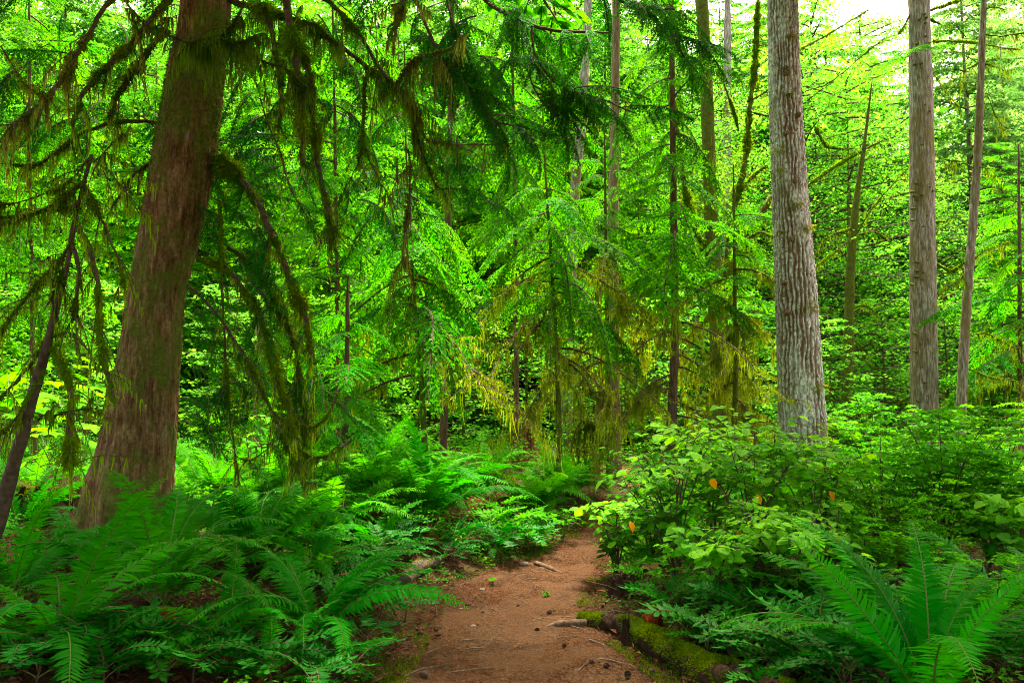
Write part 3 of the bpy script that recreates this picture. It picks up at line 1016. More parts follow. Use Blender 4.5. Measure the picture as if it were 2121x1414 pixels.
def maple_geo(seed, h=9.5, z0=1.0, R=3.0, n=60, leaf=.17, per=36):
    """broadleaf crown: limbs with flat layers of palmate leaves"""
    r = np.random.default_rng(seed)
    g = Geo()
    for i in range(n):
        f = (i + r.random()) / n
        z = z0 + (h - z0) * f
        L = R * (.55 + .45 * math.sin(math.pi * min(1, f * 1.1 + .1))) * r.uniform(.6, 1.1)
        az = i * 2.39996 + r.normal(0, .3)
        d = np.array([math.cos(az), math.sin(az), r.uniform(.0, .45)])
        s = np.linspace(0, 1, 8)
        ax = np.array([0, 0, z]) + d * (L * s)[:, None] - np.array([0, 0, .18 * L]) * (s ** 2)[:, None]
        g.tube(ax, .03 * (1 - s) + .004, 4, 0, cap=False)
        t = r.uniform(.2, 1.0, per) ** .8
        P = np.stack([np.interp(t, s, ax[:, q]) for q in range(3)], 1)
        P = P + r.normal(0, 1, (per, 3)) * [.34, .34, .10] * (L / 2.2)
        a = r.random(per) * 6.283
        D = np.stack([np.cos(a), np.sin(a), -.35 + 0 * a], 1)
        Nn = np.stack([r.normal(0, .3, per), r.normal(0, .3, per), np.ones(per)], 1)
        add_palms(g, P, D, Nn, leaf * r.uniform(.6, 1.15, per), 1, rnd=r.random(per), tip=np.clip(r.normal(.1, .3, per), 0, 1))
    return g

def leafy_geo(seed, h=9.5, z0=.8, R=3.1, n=76, per=180, leaf=.066):
    r = np.random.default_rng(seed)
    g = Geo()
    for i in range(n):
        f = (i + r.random()) / n
        L = R * (.5 + .5 * math.sin(math.pi * min(1, f * 1.05 + .12))) * r.uniform(.5, 1.15)
        az = i * 2.39996 + r.normal(0, .4)
        d = np.array([math.cos(az), math.sin(az), r.uniform(-.05, .5)])
        s = np.linspace(0, 1, 7)
        ax = np.array([0, 0, z0 + (h - z0) * f]) + d * (L * s)[:, None] - np.array([0, 0, .2 * L]) * (s ** 2)[:, None]
        g.tube(ax, .022 * (1 - s) + .003, 4, 0, cap=False)
        t = r.uniform(.2, 1.0, per) ** .8
        P = np.stack([np.interp(t, s, ax[:, q]) for q in range(3)], 1) + r.normal(0, 1, (per, 3)) * [.36, .36, .12] * (L / 2.2)
        a = r.random(per) * 6.283
        g.blades(P, np.stack([np.cos(a), np.sin(a), -.35 + r.normal(0, .25, per)], 1), np.stack([r.normal(0, .7, per), r.normal(0, .7, per), np.ones(per)], 1),
                 leaf * r.uniform(.7, 1.4, per), leaf * .75, 1, rnd=np.clip(r.random() * .5 + .5 * r.random(per), 0, 1), tip=np.clip(r.normal(.05, .3, per), 0, 1), at=.5, fold=.1)
    return g

CROWN = [crown_geo(300 + i, 12.6, .4, 3.1 - .3 * (i % 2), 112) for i in range(4)]
CROWN_FAR = [c.mesh('crown', [M['twig'], M['far']]) for c in CROWN]
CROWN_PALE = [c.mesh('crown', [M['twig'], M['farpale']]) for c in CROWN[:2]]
CROWN_HEM = [c.mesh('crown', [M['twig'], M['hemlock']]) for c in CROWN[:2]]
HIGH = [crown_geo(320 + i, 12.0, .3, 3.0, 75) for i in range(2)]
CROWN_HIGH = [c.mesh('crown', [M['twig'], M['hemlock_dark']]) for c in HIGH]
MAPLE = [maple_geo(340 + i) for i in range(3)]
LEAFY = [leafy_geo(360 + i) for i in range(3)]
CROWN_LEAFY = [c.mesh('crown', [M['twig'], M['maple']]) for c in LEAFY]
CROWN_MAPLE = [c.mesh('crown', [M['twig'], M['maple']]) for c in MAPLE]

LEAFY_NAMES = {m.name for m in CROWN_LEAFY + CROWN_MAPLE}
def simple_trunk(h, r0, seed):
    g = Geo()
    s = np.linspace(0, 1, 14)
    rr = np.random.default_rng(seed)
    p = np.stack([.12 * np.sin(s * 3 + rr.random() * 6) * s, .12 * np.sin(s * 2.2 + rr.random() * 6) * s, -.3 + (h + .3) * s], 1)
    g.tube(p, r0 * (1 - s) ** .8 + .012, 9, 0, disp=lambda q: .012 * noise(q * 9, seed))
    return g
TRUNK_ME = [simple_trunk(11.6, .10 + .03 * i, 60 + i).mesh('trunk', M[k], True) for i, k in enumerate(('bark_brown', 'bark_grey', 'bark_mossy'))]

def far_tree(name, px, Y, s, crown, label, group, trunk=0, seed=0, cat='tree', lift=0.0):
    x = (px - CX) / FPX * Y
    t = thing(name, label, cat, (x, Y, gz(x, Y)), group)
    a = seed * 1.7
    link('trunk', TRUNK_ME[trunk], t, M=Matrix.Rotation(a, 4, 'Z') @ Matrix.Diagonal((s * .6, s * .6, (s * 1.02 if crown.name not in LEAFY_NAMES else s * .74) + lift / 12, 1)))
    link('crown', crown, t, M=Matrix.Translation((0, 0, lift)) @ Matrix.Rotation(a, 4, 'Z') @ Matrix.Scale(s, 4))
    return t

LANDMARKS = ((80, 'the dead tree at the left edge'), (330, 'the big cedar'), (545, 'the reddish trunk in the thicket'), (930, 'the dark narrow trunk'), (1200, 'the pale slender trunk'), (1272, 'the reddish-brown trunk'), (1395, 'the slender tiered hemlock'),
             (1475, 'the mossy maple'), (1650, 'the furrowed fir'), (1757, 'the slim mossy trunk'), (1910, 'the grey-brown trunk'), (2010, 'the thin crooked trunk'))
def where(px):
    d, nm = min((abs(px - q), n_) for q, n_ in LANDMARKS)
    q = [q for q, n_ in LANDMARKS if n_ == nm][0]
    return ('behind ' if d < 22 else 'left of ' if px < q else 'right of ') + nm
# ================================================================== the forest, far to near
# ---- far wall of conifers, filling the view
r = np.random.default_rng(11)
k = 0
for Y, n, smin, smax in ((60, 20, 2.3, 2.9), (46, 24, 1.9, 2.3), (36, 22, 1.5, 1.9), (28, 18, 1.2, 1.55)):
    for i in range(n):
        px = -250 + 2620 * (i + r.uniform(.15, .85)) / n
        s = r.uniform(smin, smax)
        yy = Y + r.uniform(-3, 3)
        if px > 1660:
            s *= (.86 if px < 1860 else .66) if px < 2010 else 1.0
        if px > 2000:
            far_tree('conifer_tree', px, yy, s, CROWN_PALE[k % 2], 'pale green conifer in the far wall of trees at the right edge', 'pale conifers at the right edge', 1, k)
        elif k % 2 == 1:
            far_tree('maple_tree', px, yy, s * 1.25, CROWN_LEAFY[(k // 3) % 3], 'bright broadleaf tree in the far wall of forest', 'broadleaf trees in the far forest wall', 0, k)
        else:
            far_tree('conifer_tree', px, yy, s, CROWN_FAR[k % 4], 'bright green conifer in the far wall of forest', 'conifers in the far forest wall', k % 2, k)
        k += 1
# ---- broadleaf trees behind the right-hand trunks
for px, Y, s in ((1770, 19, 1.0), (1700, 23, 1.15), (1820, 29, 1.35), (1850, 24, 1.1), (1950, 21, .8), (1730, 31, 1.5), (1680, 20, 1.1), (1600, 26, 1.1), (1480, 22, 1.0), (2080, 26, .9), (1400, 27, 1.15), (1250, 26, 1.1)):
    far_tree('maple_tree', px, Y, s, (CROWN_MAPLE if k % 2 else CROWN_LEAFY)[k % 3], 'bright leafy tree ' + ('close ' if Y < 22 else 'standing well ' if Y < 27 else 'far ') + 'back ' + where(px), 'broadleaf trees behind the trunks', 2, k)
    k += 1
# ---- young hemlocks in the middle distance, branches down to the ground
for px, Y, s in ((-60, 17, .72), (120, 20, .85), (300, 18, .75), (540, 19, .85), (680, 16.5, .66), (820, 20, .9), (1010, 21, .9), (1180, 23, 1.0), (1330, 20, .7), (2090, 17, .55), (1900, 27, .6)):
    far_tree('hemlock_tree', px, Y, s, CROWN_HEM[k % 2], 'young hemlock in the middle distance ' + where(px), 'young hemlocks in the middle distance', 0, k)
    k += 1

# ---- low spreading vine maples under the trees
for px, Y, s in ((-20, 13, .34), (180, 14, .36), (470, 13.5, .34), (600, 14.5, .38), (770, 15, .36), (960, 16, .36), (1090, 17, .4), (1330, 16.5, .36), (1210, 17, .36), (1440, 18, .4), (1560, 17, .38), (1720, 15.5, .34), (1830, 17, .4), (1960, 17, .38), (2080, 16, .4), (1640, 15, .3), (860, 18, .45), (340, 17, .45)):
    far_tree('vine_maple', px, Y, s, CROWN_MAPLE[k % 3], 'low vine maple with bright leaves ' + where(px), 'vine maples under the trees', 2, k, 'shrub')
    k += 1

# ---- ground cover beyond the near plants
g = Geo()
n = 90000
y = 7.5 + 32 * r.random(n) ** 1.6
x = r.uniform(-.78, .78, n) * y
lump = np.clip(.45 + .8 * fbm(np.stack([x * .9, y * .9, x * 0], 1), 3, 60), .05, 1.2)
l_, r_ = np.interp(y, PYE, PLE), np.interp(y, PYE, PRE)
lump = lump * np.clip(np.maximum(l_ - x, x - r_) / .6, 0, 1)
kp = lump > .03
x, y, lump = x[kp], y[kp], lump[kp]
n = len(x)
z = H(x, y) + lump * (.1 + .95 * r.random(n) ** .7) * np.clip(y / 15, .5, 1.1)
a = r.random(n) * 6.283
g.blades(np.stack([x, y, z], 1), np.stack([np.cos(a), np.sin(a), r.normal(-.25, .3, n)], 1), np.stack([r.normal(0, .35, n), r.normal(0, .35, n), np.ones(n)], 1),
         (.035 + .05 * r.random(n)) * np.clip(y / 14, .8, 2), (.02 + .02 * r.random(n)) * np.clip(y / 14, .8, 2), 0, rnd=r.random(n), tip=np.clip(r.normal(0, .3, n), 0, 1), fold=.15)
tag(g.obj('undergrowth', M['under']), 'bright green leafy ground cover across the far forest floor', None, kind='stuff')

# ================================================================== named trees
# ---- big cedar at the left
CEDY = 7.0
rows = [(427, 0, 100), (409, 150, 112), (387, 300, 119), (359, 450, 114), (326, 600, 108), (308, 750, 118), (288, 900, 140), (271, 1000, 164), (259, 1080, 176), (252, 1125, 195)]
c, rr = axis_from(rows, CEDY, 13.0)
cedar = thing('cedar_tree', 'big leaning red-barked cedar hung with moss among the ferns', 'tree', (c[0][0], c[0][1], gz(c[0][0], c[0][1])))
P, R = resample(c, rr, .013, 5.6)
bark_tube('trunk', M['bark_cedar'], cedar, P, R, 190, 'cedar', 71)
g = Geo()     # moss skin on the shaded flank of the trunk
m = 9000
i = r.integers(5, int(len(P) * .8), m)
a = np.where(r.random(m) < .6, r.normal(math.pi * 1.02, .35, m), r.normal(math.pi * 1.9, .6, m))
u_ = np.stack([np.cos(a), -np.abs(np.sin(a)) * np.sign(np.sin(a) + 2), np.zeros(m)], 1)
pp = P[i] + u_ * (R[i] + .004)[:, None]
kp = noise(pp * [2.2, 2.2, 1.3], 81) > .12
g.blades(pp[kp], u_[kp] + np.array([0, 0, -.9]) + r.normal(0, .3, (kp.sum(), 3)), r.normal(0, 1, (kp.sum(), 3)), r.uniform(.02, .06, kp.sum()), .008, 0)
g.obj('trunk_moss', M['moss'], cedar)['kind'] = 'stuff'
LEFT = [
    ([(335, 255), (270, 250), (215, 258), (165, 280), (110, 320), (65, 345), (30, 342)], 7.0, 6.3, (17, 8), 48, 300, 'moss'),
    ([(380, -40), (330, 20), (270, 90), (215, 140), (178, 185), (160, 215), (150, 262)], 6.8, 6.0, (34, 14), 40, 300, 'moss'),
    ([(300, -60), (225, 5), (185, 70), (150, 130), (110, 190), (60, 232), (25, 258)], 5.6, 4.9, (24, 14), 60, 380, 'moss_tan'),
    ([(345, 60), (310, 100), (265, 160), (237, 215), (228, 245)], 6.8, 6.4, (24, 12), 40, 300, 'moss'),
    ([(335, 325), (285, 355), (255, 395), (232, 430)], 7.0, 6.6, (16, 8), 40, 260, 'moss'),
    ([(240, -40), (262, 5), (290, 42), (312, 58), (345, 48)], 5.7, 5.7, (10, 6), 55, 520, 'moss_tan'),
    ([(300, 62), (345, 75), (395, 88), (440, 78), (490, 90), (540, 70)], 6.0, 6.1, (12, 8), 80, 620, 'moss'),
    ([(395, 120), (430, 105), (470, 62), (500, 20), (510, -30)], 6.2, 6.2, (10, 8), 60, 420, 'moss'),
    ([(0, 95), (30, 140), (60, 180), (95, 205)], 5.3, 5.1, (7, 6), 14, 160, 'moss'),
]
RIGHT = [
    ([(470, 0), (560, 25), (640, 52), (700, 92), (760, 138), (810, 175), (848, 212), (866, 225)], 7.0, 6.4, (26, 14), 70, 330, 'moss'),
    ([(862, 222), (872, 250), (885, 288), (930, 299), (1000, 300), (1065, 298)], 6.4, 6.4, (10, 4), 36, 200, 'moss'),
    ([(470, 50), (530, 120), (590, 142), (640, 190)], 6.6, 6.2, (14, 7), 50, 320, 'moss'),
    ([(540, 10), (560, 60), (574, 130), (584, 205), (578, 262)], 6.8, 6.7, (26, 20), 30, 380, 'moss'),
    ([(590, -10), (605, 80), (618, 170), (628, 260), (627, 345)], 6.6, 6.4, (40, 26), 30, 420, 'moss'),
    ([(600, 50), (640, 160), (650, 260), (664, 370), (682, 440), (690, 505)], 6.7, 6.4, (28, 26), 30, 360, 'moss'),
    ([(455, 325), (500, 372), (540, 430), (568, 495), (602, 580), (632, 655), (650, 752)], 7.0, 6.5, (34, 20), 42, 340, 'moss'),
    ([(410, 535), (470, 558), (520, 620), (550, 690), (580, 790), (602, 860), (622, 930)], 6.9, 6.4, (22, 12), 36, 300, 'moss'),
    ([(430, 490), (500, 530), (540, 575), (588, 655), (612, 725), (624, 800), (640, 880)], 7.0, 6.6, (18, 12), 34, 300, 'moss'),
    ([(390, 590), (440, 640), (478, 692), (512, 745), (547, 815), (577, 885), (610, 960), (632, 1005)], 6.9, 6.3, (15, 8), 36, 260, 'moss'),
    ([(455, 420), (460, 590), (468, 760), (476, 850), (486, 940), (492, 1000)], 6.8, 6.8, (13, 6), 24, 180, 'moss'),
    ([(540, 205), (560, 270), (582, 325), (602, 392), (640, 455), (665, 505)], 6.6, 6.4, (8, 4), 16, 120, 'moss'),
    ([(640, -30), (690, 10), (740, 65), (790, 145), (835, 188), (862, 215)], 6.4, 6.4, (18, 14), 60, 320, 'moss'),
    ([(820, 175), (838, 148), (862, 120), (905, 108), (946, 98)], 6.3, 6.2, (8, 12), 85, 520, 'moss_tan'),
    ([(842, -60), (836, 0), (826, 30), (818, 60)], 6.0, 6.0, (34, 22), 50, 900, 'moss_tan'),
    ([(756, 160), (752, 230), (752, 285), (768, 340), (786, 372), (804, 405)], 6.4, 6.3, (9, 5), 30, 220, 'moss'),
    ([(752, 290), (738, 345), (708, 405)], 6.4, 6.3, (6, 4), 30, 240, 'moss'),
    ([(700, 815), (672, 868), (640, 884), (600, 878), (575, 862)], 6.5, 6.6, (10, 8), 60, 420, 'moss'),
    ([(730, 912), (690, 938), (650, 948), (622, 930)], 6.4, 6.4, (10, 10), 55, 520, 'moss'),
    ([(575, 905), (560, 925), (520, 950), (490, 945)], 6.8, 6.8, (7, 6), 20, 200, 'moss'),
    ([(866, 225), (860, 280), (880, 330), (905, 385), (930, 390)], 6.4, 6.5, (10, 4), 60, 300, 'moss'),
    ([(845, 310), (850, 350), (845, 420), (838, 480), (830, 560)], 6.3, 6.2, (7, 4), 55, 320, 'moss_tan'),
]
for rows_, Ya, Yb, th, hg, dn, ms in LEFT + RIGHT:
    b, cc = mossy_limb(cedar, rows_, Ya, th, hg, dn, Yb, ms)
    for q in range(2):       # a few live sprays along each limb
        j = int(len(cc) * r.uniform(.2, 1.0)) - 1
        sprig(cedar, CED_ME[int(r.integers(3))], cc[j], r.uniform(-2.6, .5), -.5 + r.normal(0, .35), r.normal(0, .6), r.uniform(.16, .42), 'spray')
# curtains of moss hanging free from limbs out of the frame
# overhanging boughs with feathery cedar sprays (thin bare twigs arc down)
BOUGH = [
    ([(960, -60), (1012, 5), (1070, 38), (1130, 60), (1190, 68), (1260, 66)], 6.6, 6.2, (11, 5)),
    ([(1080, 40), (1084, 100), (1092, 150), (1115, 200), (1150, 240), (1195, 275)], 6.4, 6.3, (5, 2.5)),
    ([(1100, 48), (1108, 110), (1135, 155), (1175, 185), (1240, 205), (1320, 235)], 6.4, 6.2, (6, 3)),
    ([(945, 150), (965, 180), (1000, 230), (1040, 255), (1090, 262)], 6.6, 6.5, (6, 3)),
    ([(860, 0), (885, 60), (910, 110), (940, 160), (965, 185)], 6.6, 6.6, (8, 4)),
    ([(925, -20), (932, 40), (938, 95), (942, 140)], 6.5, 6.5, (5, 3)),
    ([(1340, -40), (1370, 30), (1400, 90), (1440, 150)], 7.2, 7.0, (7, 3)),
    ([(1200, -50), (1260, -10), (1330, 15), (1400, 20)], 7.0, 6.8, (8, 4)),
]
for rows_, Ya, Yb, th in BOUGH:
    b, cc = mossy_limb(cedar, rows_, Ya, th, 0, 0, Yb, sleeve=False)
    for q in range(13):
        j = int(len(cc) * r.uniform(.25, 1.0)) - 1
        d_ = cc[min(j + 2, len(cc) - 1)] - cc[max(j - 2, 0)]
        az = math.atan2(d_[1], d_[0]) + r.normal(0, .9)
        sprig(cedar, CED_ME[int(r.integers(3))], cc[j], az, -.35 + r.normal(0, .35), r.normal(0, .5), r.uniform(.38, .72), 'spray')
# foliage sprays hanging right of the trunk and above
for q in range(110):
    px, py = r.uniform(400, 680), r.uniform(260, 880)
    if px > 480 + (py - 200) * .33:
        continue
    sprig(cedar, CED_ME[int(r.integers(3))], WY(px, py, r.uniform(6.7, 7.4)), r.uniform(-1.6, .6), -.5 + r.normal(0, .4), r.normal(0, .6), r.uniform(.28, .6), 'spray')
for px, py, s, az in ((395, 560, .26, -.5), (402, 610, .30, -.3), (398, 650, .28, -.7), (390, 700, .34, -.4), (385, 760, .3, -.2), (375, 825, .34, -.5), (380, 860, .32, -.1), (372, 900, .3, -.4)):
    sprig(cedar, CED_ME[q % 3], WY(px, py, 6.75), az, .15, r.normal(0, .4), s, 'spray')
for q in range(115):     # upper foliage behind the moss, left and right
    px, py = r.uniform(-60, 1000), r.uniform(-60, 420)
    if 330 < px < 500 or (px < 330 and py > 330):
        continue
    sprig(cedar, CED_ME[int(r.integers(3))], WY(px, py, r.uniform(7.4, 9.2)), r.uniform(-2.9, -.2), -.4 + r.normal(0, .35), r.normal(0, .5), r.uniform(.5, 1.05), 'spray')
link('crown', CROWN_HIGH[0], cedar, M=Matrix.Translation(rel(cedar, P[-1]) - np.array([0, 0, 5.9])) @ Matrix.Diagonal((1.25, 1.25, .75, 1)))

# ---- small dead leaning tree at the left edge, all moss
SAPY = 5.6
rows = [(-8, 1085, 34), (22, 985, 29), (60, 850, 23), (95, 720, 18), (122, 620, 15), (141, 540, 13), (156, 450, 10), (176, 370, 8), (190, 320, 6)]
c, rr = axis_from(rows, SAPY)
sap = thing('dead_tree', 'small dark leaning dead tree draped in moss at the left edge', 'tree', (c[0][0], c[0][1], gz(c[0][0], c[0][1])))
P, R = resample(c, rr, .03, 9)
bark_tube('trunk', M['twig'], sap, P, R, 26, 'plain', 91)
for rows_, th, hg in (
    ([(150, 500), (128, 530), (95, 570), (50, 622), (-10, 700)], (16, 8), 46),
    ([(156, 470), (180, 500), (198, 560), (206, 640), (214, 740), (236, 835)], (24, 20), 44),
    ([(172, 385), (205, 440), (235, 510), (258, 590)], (14, 8), 40),
    ([(104, 690), (70, 745), (30, 790), (-15, 838)], (18, 10), 60),
    ([(108, 720), (135, 770), (148, 830), (145, 900), (140, 965)], (20, 30), 60),
    ([(176, 372), (130, 410), (80, 440), (-10, 470)], (13, 7), 50),
    ([(92, 765), (55, 830), (20, 880), (-15, 905)], (14, 9), 46),
    ([(168, 430), (110, 432), (60, 445), (-10, 452)], (9, 6), 24),
    ([(190, 322), (150, 370), (100, 400), (40, 420), (-10, 425)], (10, 6), 60),
    ([(150, 505), (165, 560), (158, 620), (150, 660)], (22, 12), 40),
    ([(130, 560), (118, 600), (95, 640)], (14, 8), 50),
    ([(190, 325), (230, 360), (262, 400), (285, 440)], (8, 5), 50),
    ([(185, 340), (212, 320), (240, 290), (262, 280)], (8, 5), 40),
    ([(105, 700), (140, 690), (180, 720), (200, 760)], (10, 6), 40),
    ([(60, 850), (100, 860), (150, 850), (200, 845)], (8, 5), 34)):
    mossy_limb(sap, rows_, SAPY, th, hg, 300, SAPY - .1 + r.normal(0, .15))

# ---- Douglas fir right of centre
FIRY = 12.0
rows = [(1621, 0, 63), (1626, 200, 67), (1636, 400, 73), (1648, 600, 84), (1658, 800, 91), (1663, 900, 97), (1666, 1000, 112)]
c, rr = axis_from(rows, FIRY, 16.0)
fir = thing('fir_tree', 'thick straight fir with furrowed grey bark behind the leafy shrubs', 'tree', (c[0][0], c[0][1], gz(c[0][0], c[0][1])))
P, R = resample(c, rr, .014, 8.4)
bark_tube('trunk', M['bark_fir'], fir, P, R, 170, 'fir', 101)
link('crown', CROWN_HIGH[1], fir, M=Matrix.Translation(rel(fir, P[-1]) - np.array([0, 0, 6.5])) @ Matrix.Diagonal((.9, .9, .62, 1)))
def tuft(parent, px, py, Y, w, mat, nn=60, name='moss_tuft', down=.8):
    g = Geo()
    p0 = WY(px, py, Y)
    s = PXW(w, Y)
    d = r.normal(0, 1, (nn, 3)) * [1, .35, .7]
    g.blades(p0 + d * s * .3 - [0, .01, 0], d * .6 + np.array([0, -.5, -down]), r.normal(0, 1, (nn, 3)), s * r.uniform(.3, .7, nn), .012, 0)
    o = g.obj(name, M[mat], parent)
    o['kind'] = 'stuff'
    return o
for px, py, w in ((1672, 635, 30), (1610, 310, 20), (1648, 420, 22), (1690, 800, 26), (1640, 75, 12), (1632, 195, 12), (1622, 900, 30), (1690, 880, 36), (1625, 140, 14), (1612, 350, 16), (1700, 940, 40), (1640, 960, 34), (1672, 470, 18), (1618, 480, 12)):
    tuft(fir, px, py, FIRY - .26, w, 'moss_tan', 90)
# knots of bark
for px, py in ((1636, 74), (1632, 150), (1655, 236), (1630, 275), (1647, 375), (1640, 495), (1635, 648), (1650, 830), (1628, 585), (1665, 735)):
    g = Geo()
    q = WY(px, py, FIRY - .25 - .02)
    g.tube(np.array([q + [0, .06, .0], q + [0, -.01, 0], q + [0, -.045, -.01]]), [.05, .035, .018], 8, 0, disp=lambda p_: .01 * noise(p_ * 40, 5))
    g.obj('knot', M['bark_fir'], fir, smooth_shade=True)

# ---- other trunks
def trunk_tree(name, label, rows, Y, mat, top, sides=40, step=.05, seed=0, style='plain', amp=1.0, crown=None, csc=(.8, .8, .55)):
    c, rr = axis_from(rows, Y, top)
    t = thing(name, label, 'tree', (c[0][0], c[0][1], gz(c[0][0], c[0][1])))
    P, R = resample(c, rr, step, 2 + Y * .52)
    bark_tube('trunk', M[mat], t, P, R, sides, style, seed, amp)
    if crown is not None:
        link('crown', crown, t, M=Matrix.Translation(rel(t, P[-1]) - np.array([0, 0, 12 * csc[2] * .9])) @ Matrix.Diagonal((*csc, 1)))
    return t, P, R

def limbs(t, Y, lst, wood='bark_mossy', hang=18, dens=110, moss='moss', sleeve=True):
    for rows_, th in lst:
        mossy_limb(t, rows_, Y, th, hang, dens, Y + r.normal(0, .25), moss, sleeve, wood)

grey, P, R = trunk_tree('fir_tree', 'grey-brown straight trunk with small knots, right of the furrowed fir',
    [(1904, 0, 44), (1909, 300, 47), (1912, 600, 50), (1915, 850, 54), (1917, 960, 60)], 15.0, 'bark_grey', 18.5, 60, .025, 111, amp=1.0)
for q in range(44):
    px, py = 1912 + r.uniform(-21, 21), r.uniform(0, 900)
    p0 = WY(px, py, 14.80)
    g = Geo()
    g.tube(np.array([p0 + [0, .08, .02], p0, p0 + [r.normal(0, .01), -.05, -.01]]), [.03, .022, .008], 6, 0, disp=lambda p_: .006 * noise(p_ * 50, 5))
    g.obj('knot', M['bark_mossy'], grey, smooth_shade=True)
limbs(grey, 15.0, [([(1925, 22), (1960, 10), (2010, -8)], (12, 6)), ([(1885, 30), (1872, 55), (1860, 72)], (9, 5)), ([(1925, 40), (1950, 52)], (8, 4)),
    ([(1932, 85), (2000, 86), (2060, 96), (2110, 103)], (9, 6)), ([(1925, 140), (1955, 185), (1985, 222)], (5, 4)), ([(1938, 545), (1970, 560), (2000, 540)], (10, 7)), ([(1935, 460), (1975, 456)], (8, 5)),
    ([(1935, 395), (1960, 400)], (6, 3)), ([(1888, 115), (1860, 125), (1830, 128), (1800, 140)], (8, 4))])
for px, py, az, s in ((1895, 112, -2.0, .7), (1890, 118, 3.0, .8), (1915, 105, -.6, .55), (1880, 110, -1.3, .6), (1870, 120, -2.5, .7)):
    sprig(grey, HEM_ME[int(r.integers(4))], WY(px, py, 14.6), az, .1, r.normal(0, .2), s)

thin, P, R = trunk_tree('hemlock_tree', 'thin dark crooked trunk with stubby dead branches near the right edge',
    [(2038, -20, 12), (2032, 150, 14), (2028, 250, 15), (2020, 400, 17), (2004, 600, 18), (1993, 800, 20), (1986, 950, 22)], 13.0, 'bark_grey', 11.0, 24, .04, 121)
limbs(thin, 13.0, [([(2035, 72), (2070, 75), (2121, 68), (2160, 62)], (6, 4)), ([(2028, 128), (1990, 152), (1960, 165)], (5, 2)), ([(2030, 130), (2065, 140), (2090, 150)], (5, 2)),
    ([(2025, 205), (2045, 200), (2060, 235), (2075, 258)], (5, 3)), ([(2020, 350), (1990, 335), (1955, 330)], (6, 3)), ([(2022, 345), (2060, 350)], (5, 3)), ([(2005, 545), (2040, 520), (2090, 500)], (6, 3)),
    ([(2002, 560), (1985, 580), (1950, 600)], (5, 3)), ([(1998, 700), (2040, 690), (2100, 720)], (5, 3)), ([(1996, 760), (2050, 780), (2110, 790)], (6, 4)), ([(2036, 20), (2060, 15), (2085, 20)], (5, 3))], hang=26, dens=200)

mid, P, R = trunk_tree('hemlock_tree', 'straight reddish-brown trunk rising left of the leafy shrubs where the path bends',
    [(1276, -10, 17), (1274, 200, 19), (1271, 400, 22), (1270, 560, 23), (1270, 800, 27), (1272, 930, 31), (1273, 1000, 36)], 13.5, 'bark_red', 15.0, 44, .03, 131)
t12, P, R = trunk_tree('hemlock_tree', 'pale slender trunk with yellow mossy stubs, upper centre', [(1219, -10, 17), (1211, 150, 18), (1200, 300, 19), (1190, 420, 22), (1178, 700, 26), (1170, 900, 30)], 18.0, 'bark_grey', 14.0, 28, .05, 141)
limbs(t12, 18.0, [([(1208, 178), (1240, 182), (1275, 195), (1305, 207)], (16, 12)), ([(1203, 250), (1230, 248), (1250, 255)], (16, 10)), ([(1192, 345), (1178, 335), (1170, 345)], (10, 8)), ([(1205, 185), (1185, 180), (1160, 182)], (8, 4))], hang=22, dens=260, moss='moss_bright')
for py_ in (345, 390, 230):
    tuft(t12, 1193, py_, 17.8, 26, 'moss_bright', 90)
dark, P, R = trunk_tree('hemlock_tree', 'dark narrow trunk half hidden by foliage left of centre', [(935, 120, 11), (932, 300, 13), (929, 460, 14), (925, 700, 14), (920, 860, 16)], 12.5, 'bark_brown', 11.5, 24, .05, 151)
sm, P, R = trunk_tree('maple_tree', 'slim mossy trunk between the two big right-hand trunks', [(1806, 170, 3), (1790, 300, 8), (1772, 430, 15), (1762, 560, 19), (1757, 700, 21), (1753, 850, 23), (1750, 970, 26)], 16.0, 'bark_mossy', None, 22, .05, 161)
limbs(sm, 16.0, [([(1770, 470), (1740, 480), (1705, 500), (1690, 560)], (8, 4)), ([(1766, 500), (1800, 440), (1850, 380), (1900, 330)], (7, 3)), ([(1765, 490), (1810, 480), (1840, 500)], (8, 4)), ([(1760, 640), (1790, 632), (1815, 650)], (8, 4)),
    ([(1755, 690), (1780, 715), (1790, 740)], (6, 3)), ([(1672, 385), (1720, 350), (1790, 310), (1830, 290)], (11, 7)), ([(1680, 560), (1730, 520), (1780, 480)], (7, 4)), ([(1662, 100), (1700, 80), (1760, 45), (1800, 20)], (8, 5)), ([(1668, 190), (1720, 170), (1780, 120), (1830, 80)], (6, 4)),
    ([(1690, 265), (1712, 300), (1745, 308), (1770, 306)], (12, 5)), ([(1750, 900), (1790, 870), (1850, 840), (1890, 820)], (7, 4))], hang=14, dens=90)
mp, P, R = trunk_tree('maple_tree', 'mossy maple with bent stems left of the furrowed fir', [(1452, -20, 26), (1462, 150, 27), (1468, 300, 28), (1472, 420, 30), (1478, 560, 34), (1490, 700, 40), (1500, 860, 46)], 15.5, 'bark_mossy', 12.0, 30, .05, 171)
limbs(mp, 15.5, [([(1495, 640), (1515, 560), (1540, 500), (1570, 450), (1600, 405)], (38, 26)), ([(1500, 600), (1512, 480), (1528, 400), (1545, 320), (1552, 230), (1565, 120), (1570, 0)], (30, 18)),
    ([(1480, 560), (1445, 480), (1425, 420), (1410, 320), (1395, 200)], (24, 14)), ([(1548, 210), (1570, 200), (1600, 180)], (10, 6)), ([(1520, 415), (1555, 370), (1590, 340)], (10, 6)), ([(1540, 500), (1575, 480), (1605, 495)], (14, 8)),
    ([(1550, 230), (1590, 240), (1608, 235)], (8, 5)), ([(1470, 330), (1440, 345), (1400, 380)], (10, 5)), ([(1530, 270), (1510, 200), (1490, 150)], (10, 6))], hang=20, dens=160)
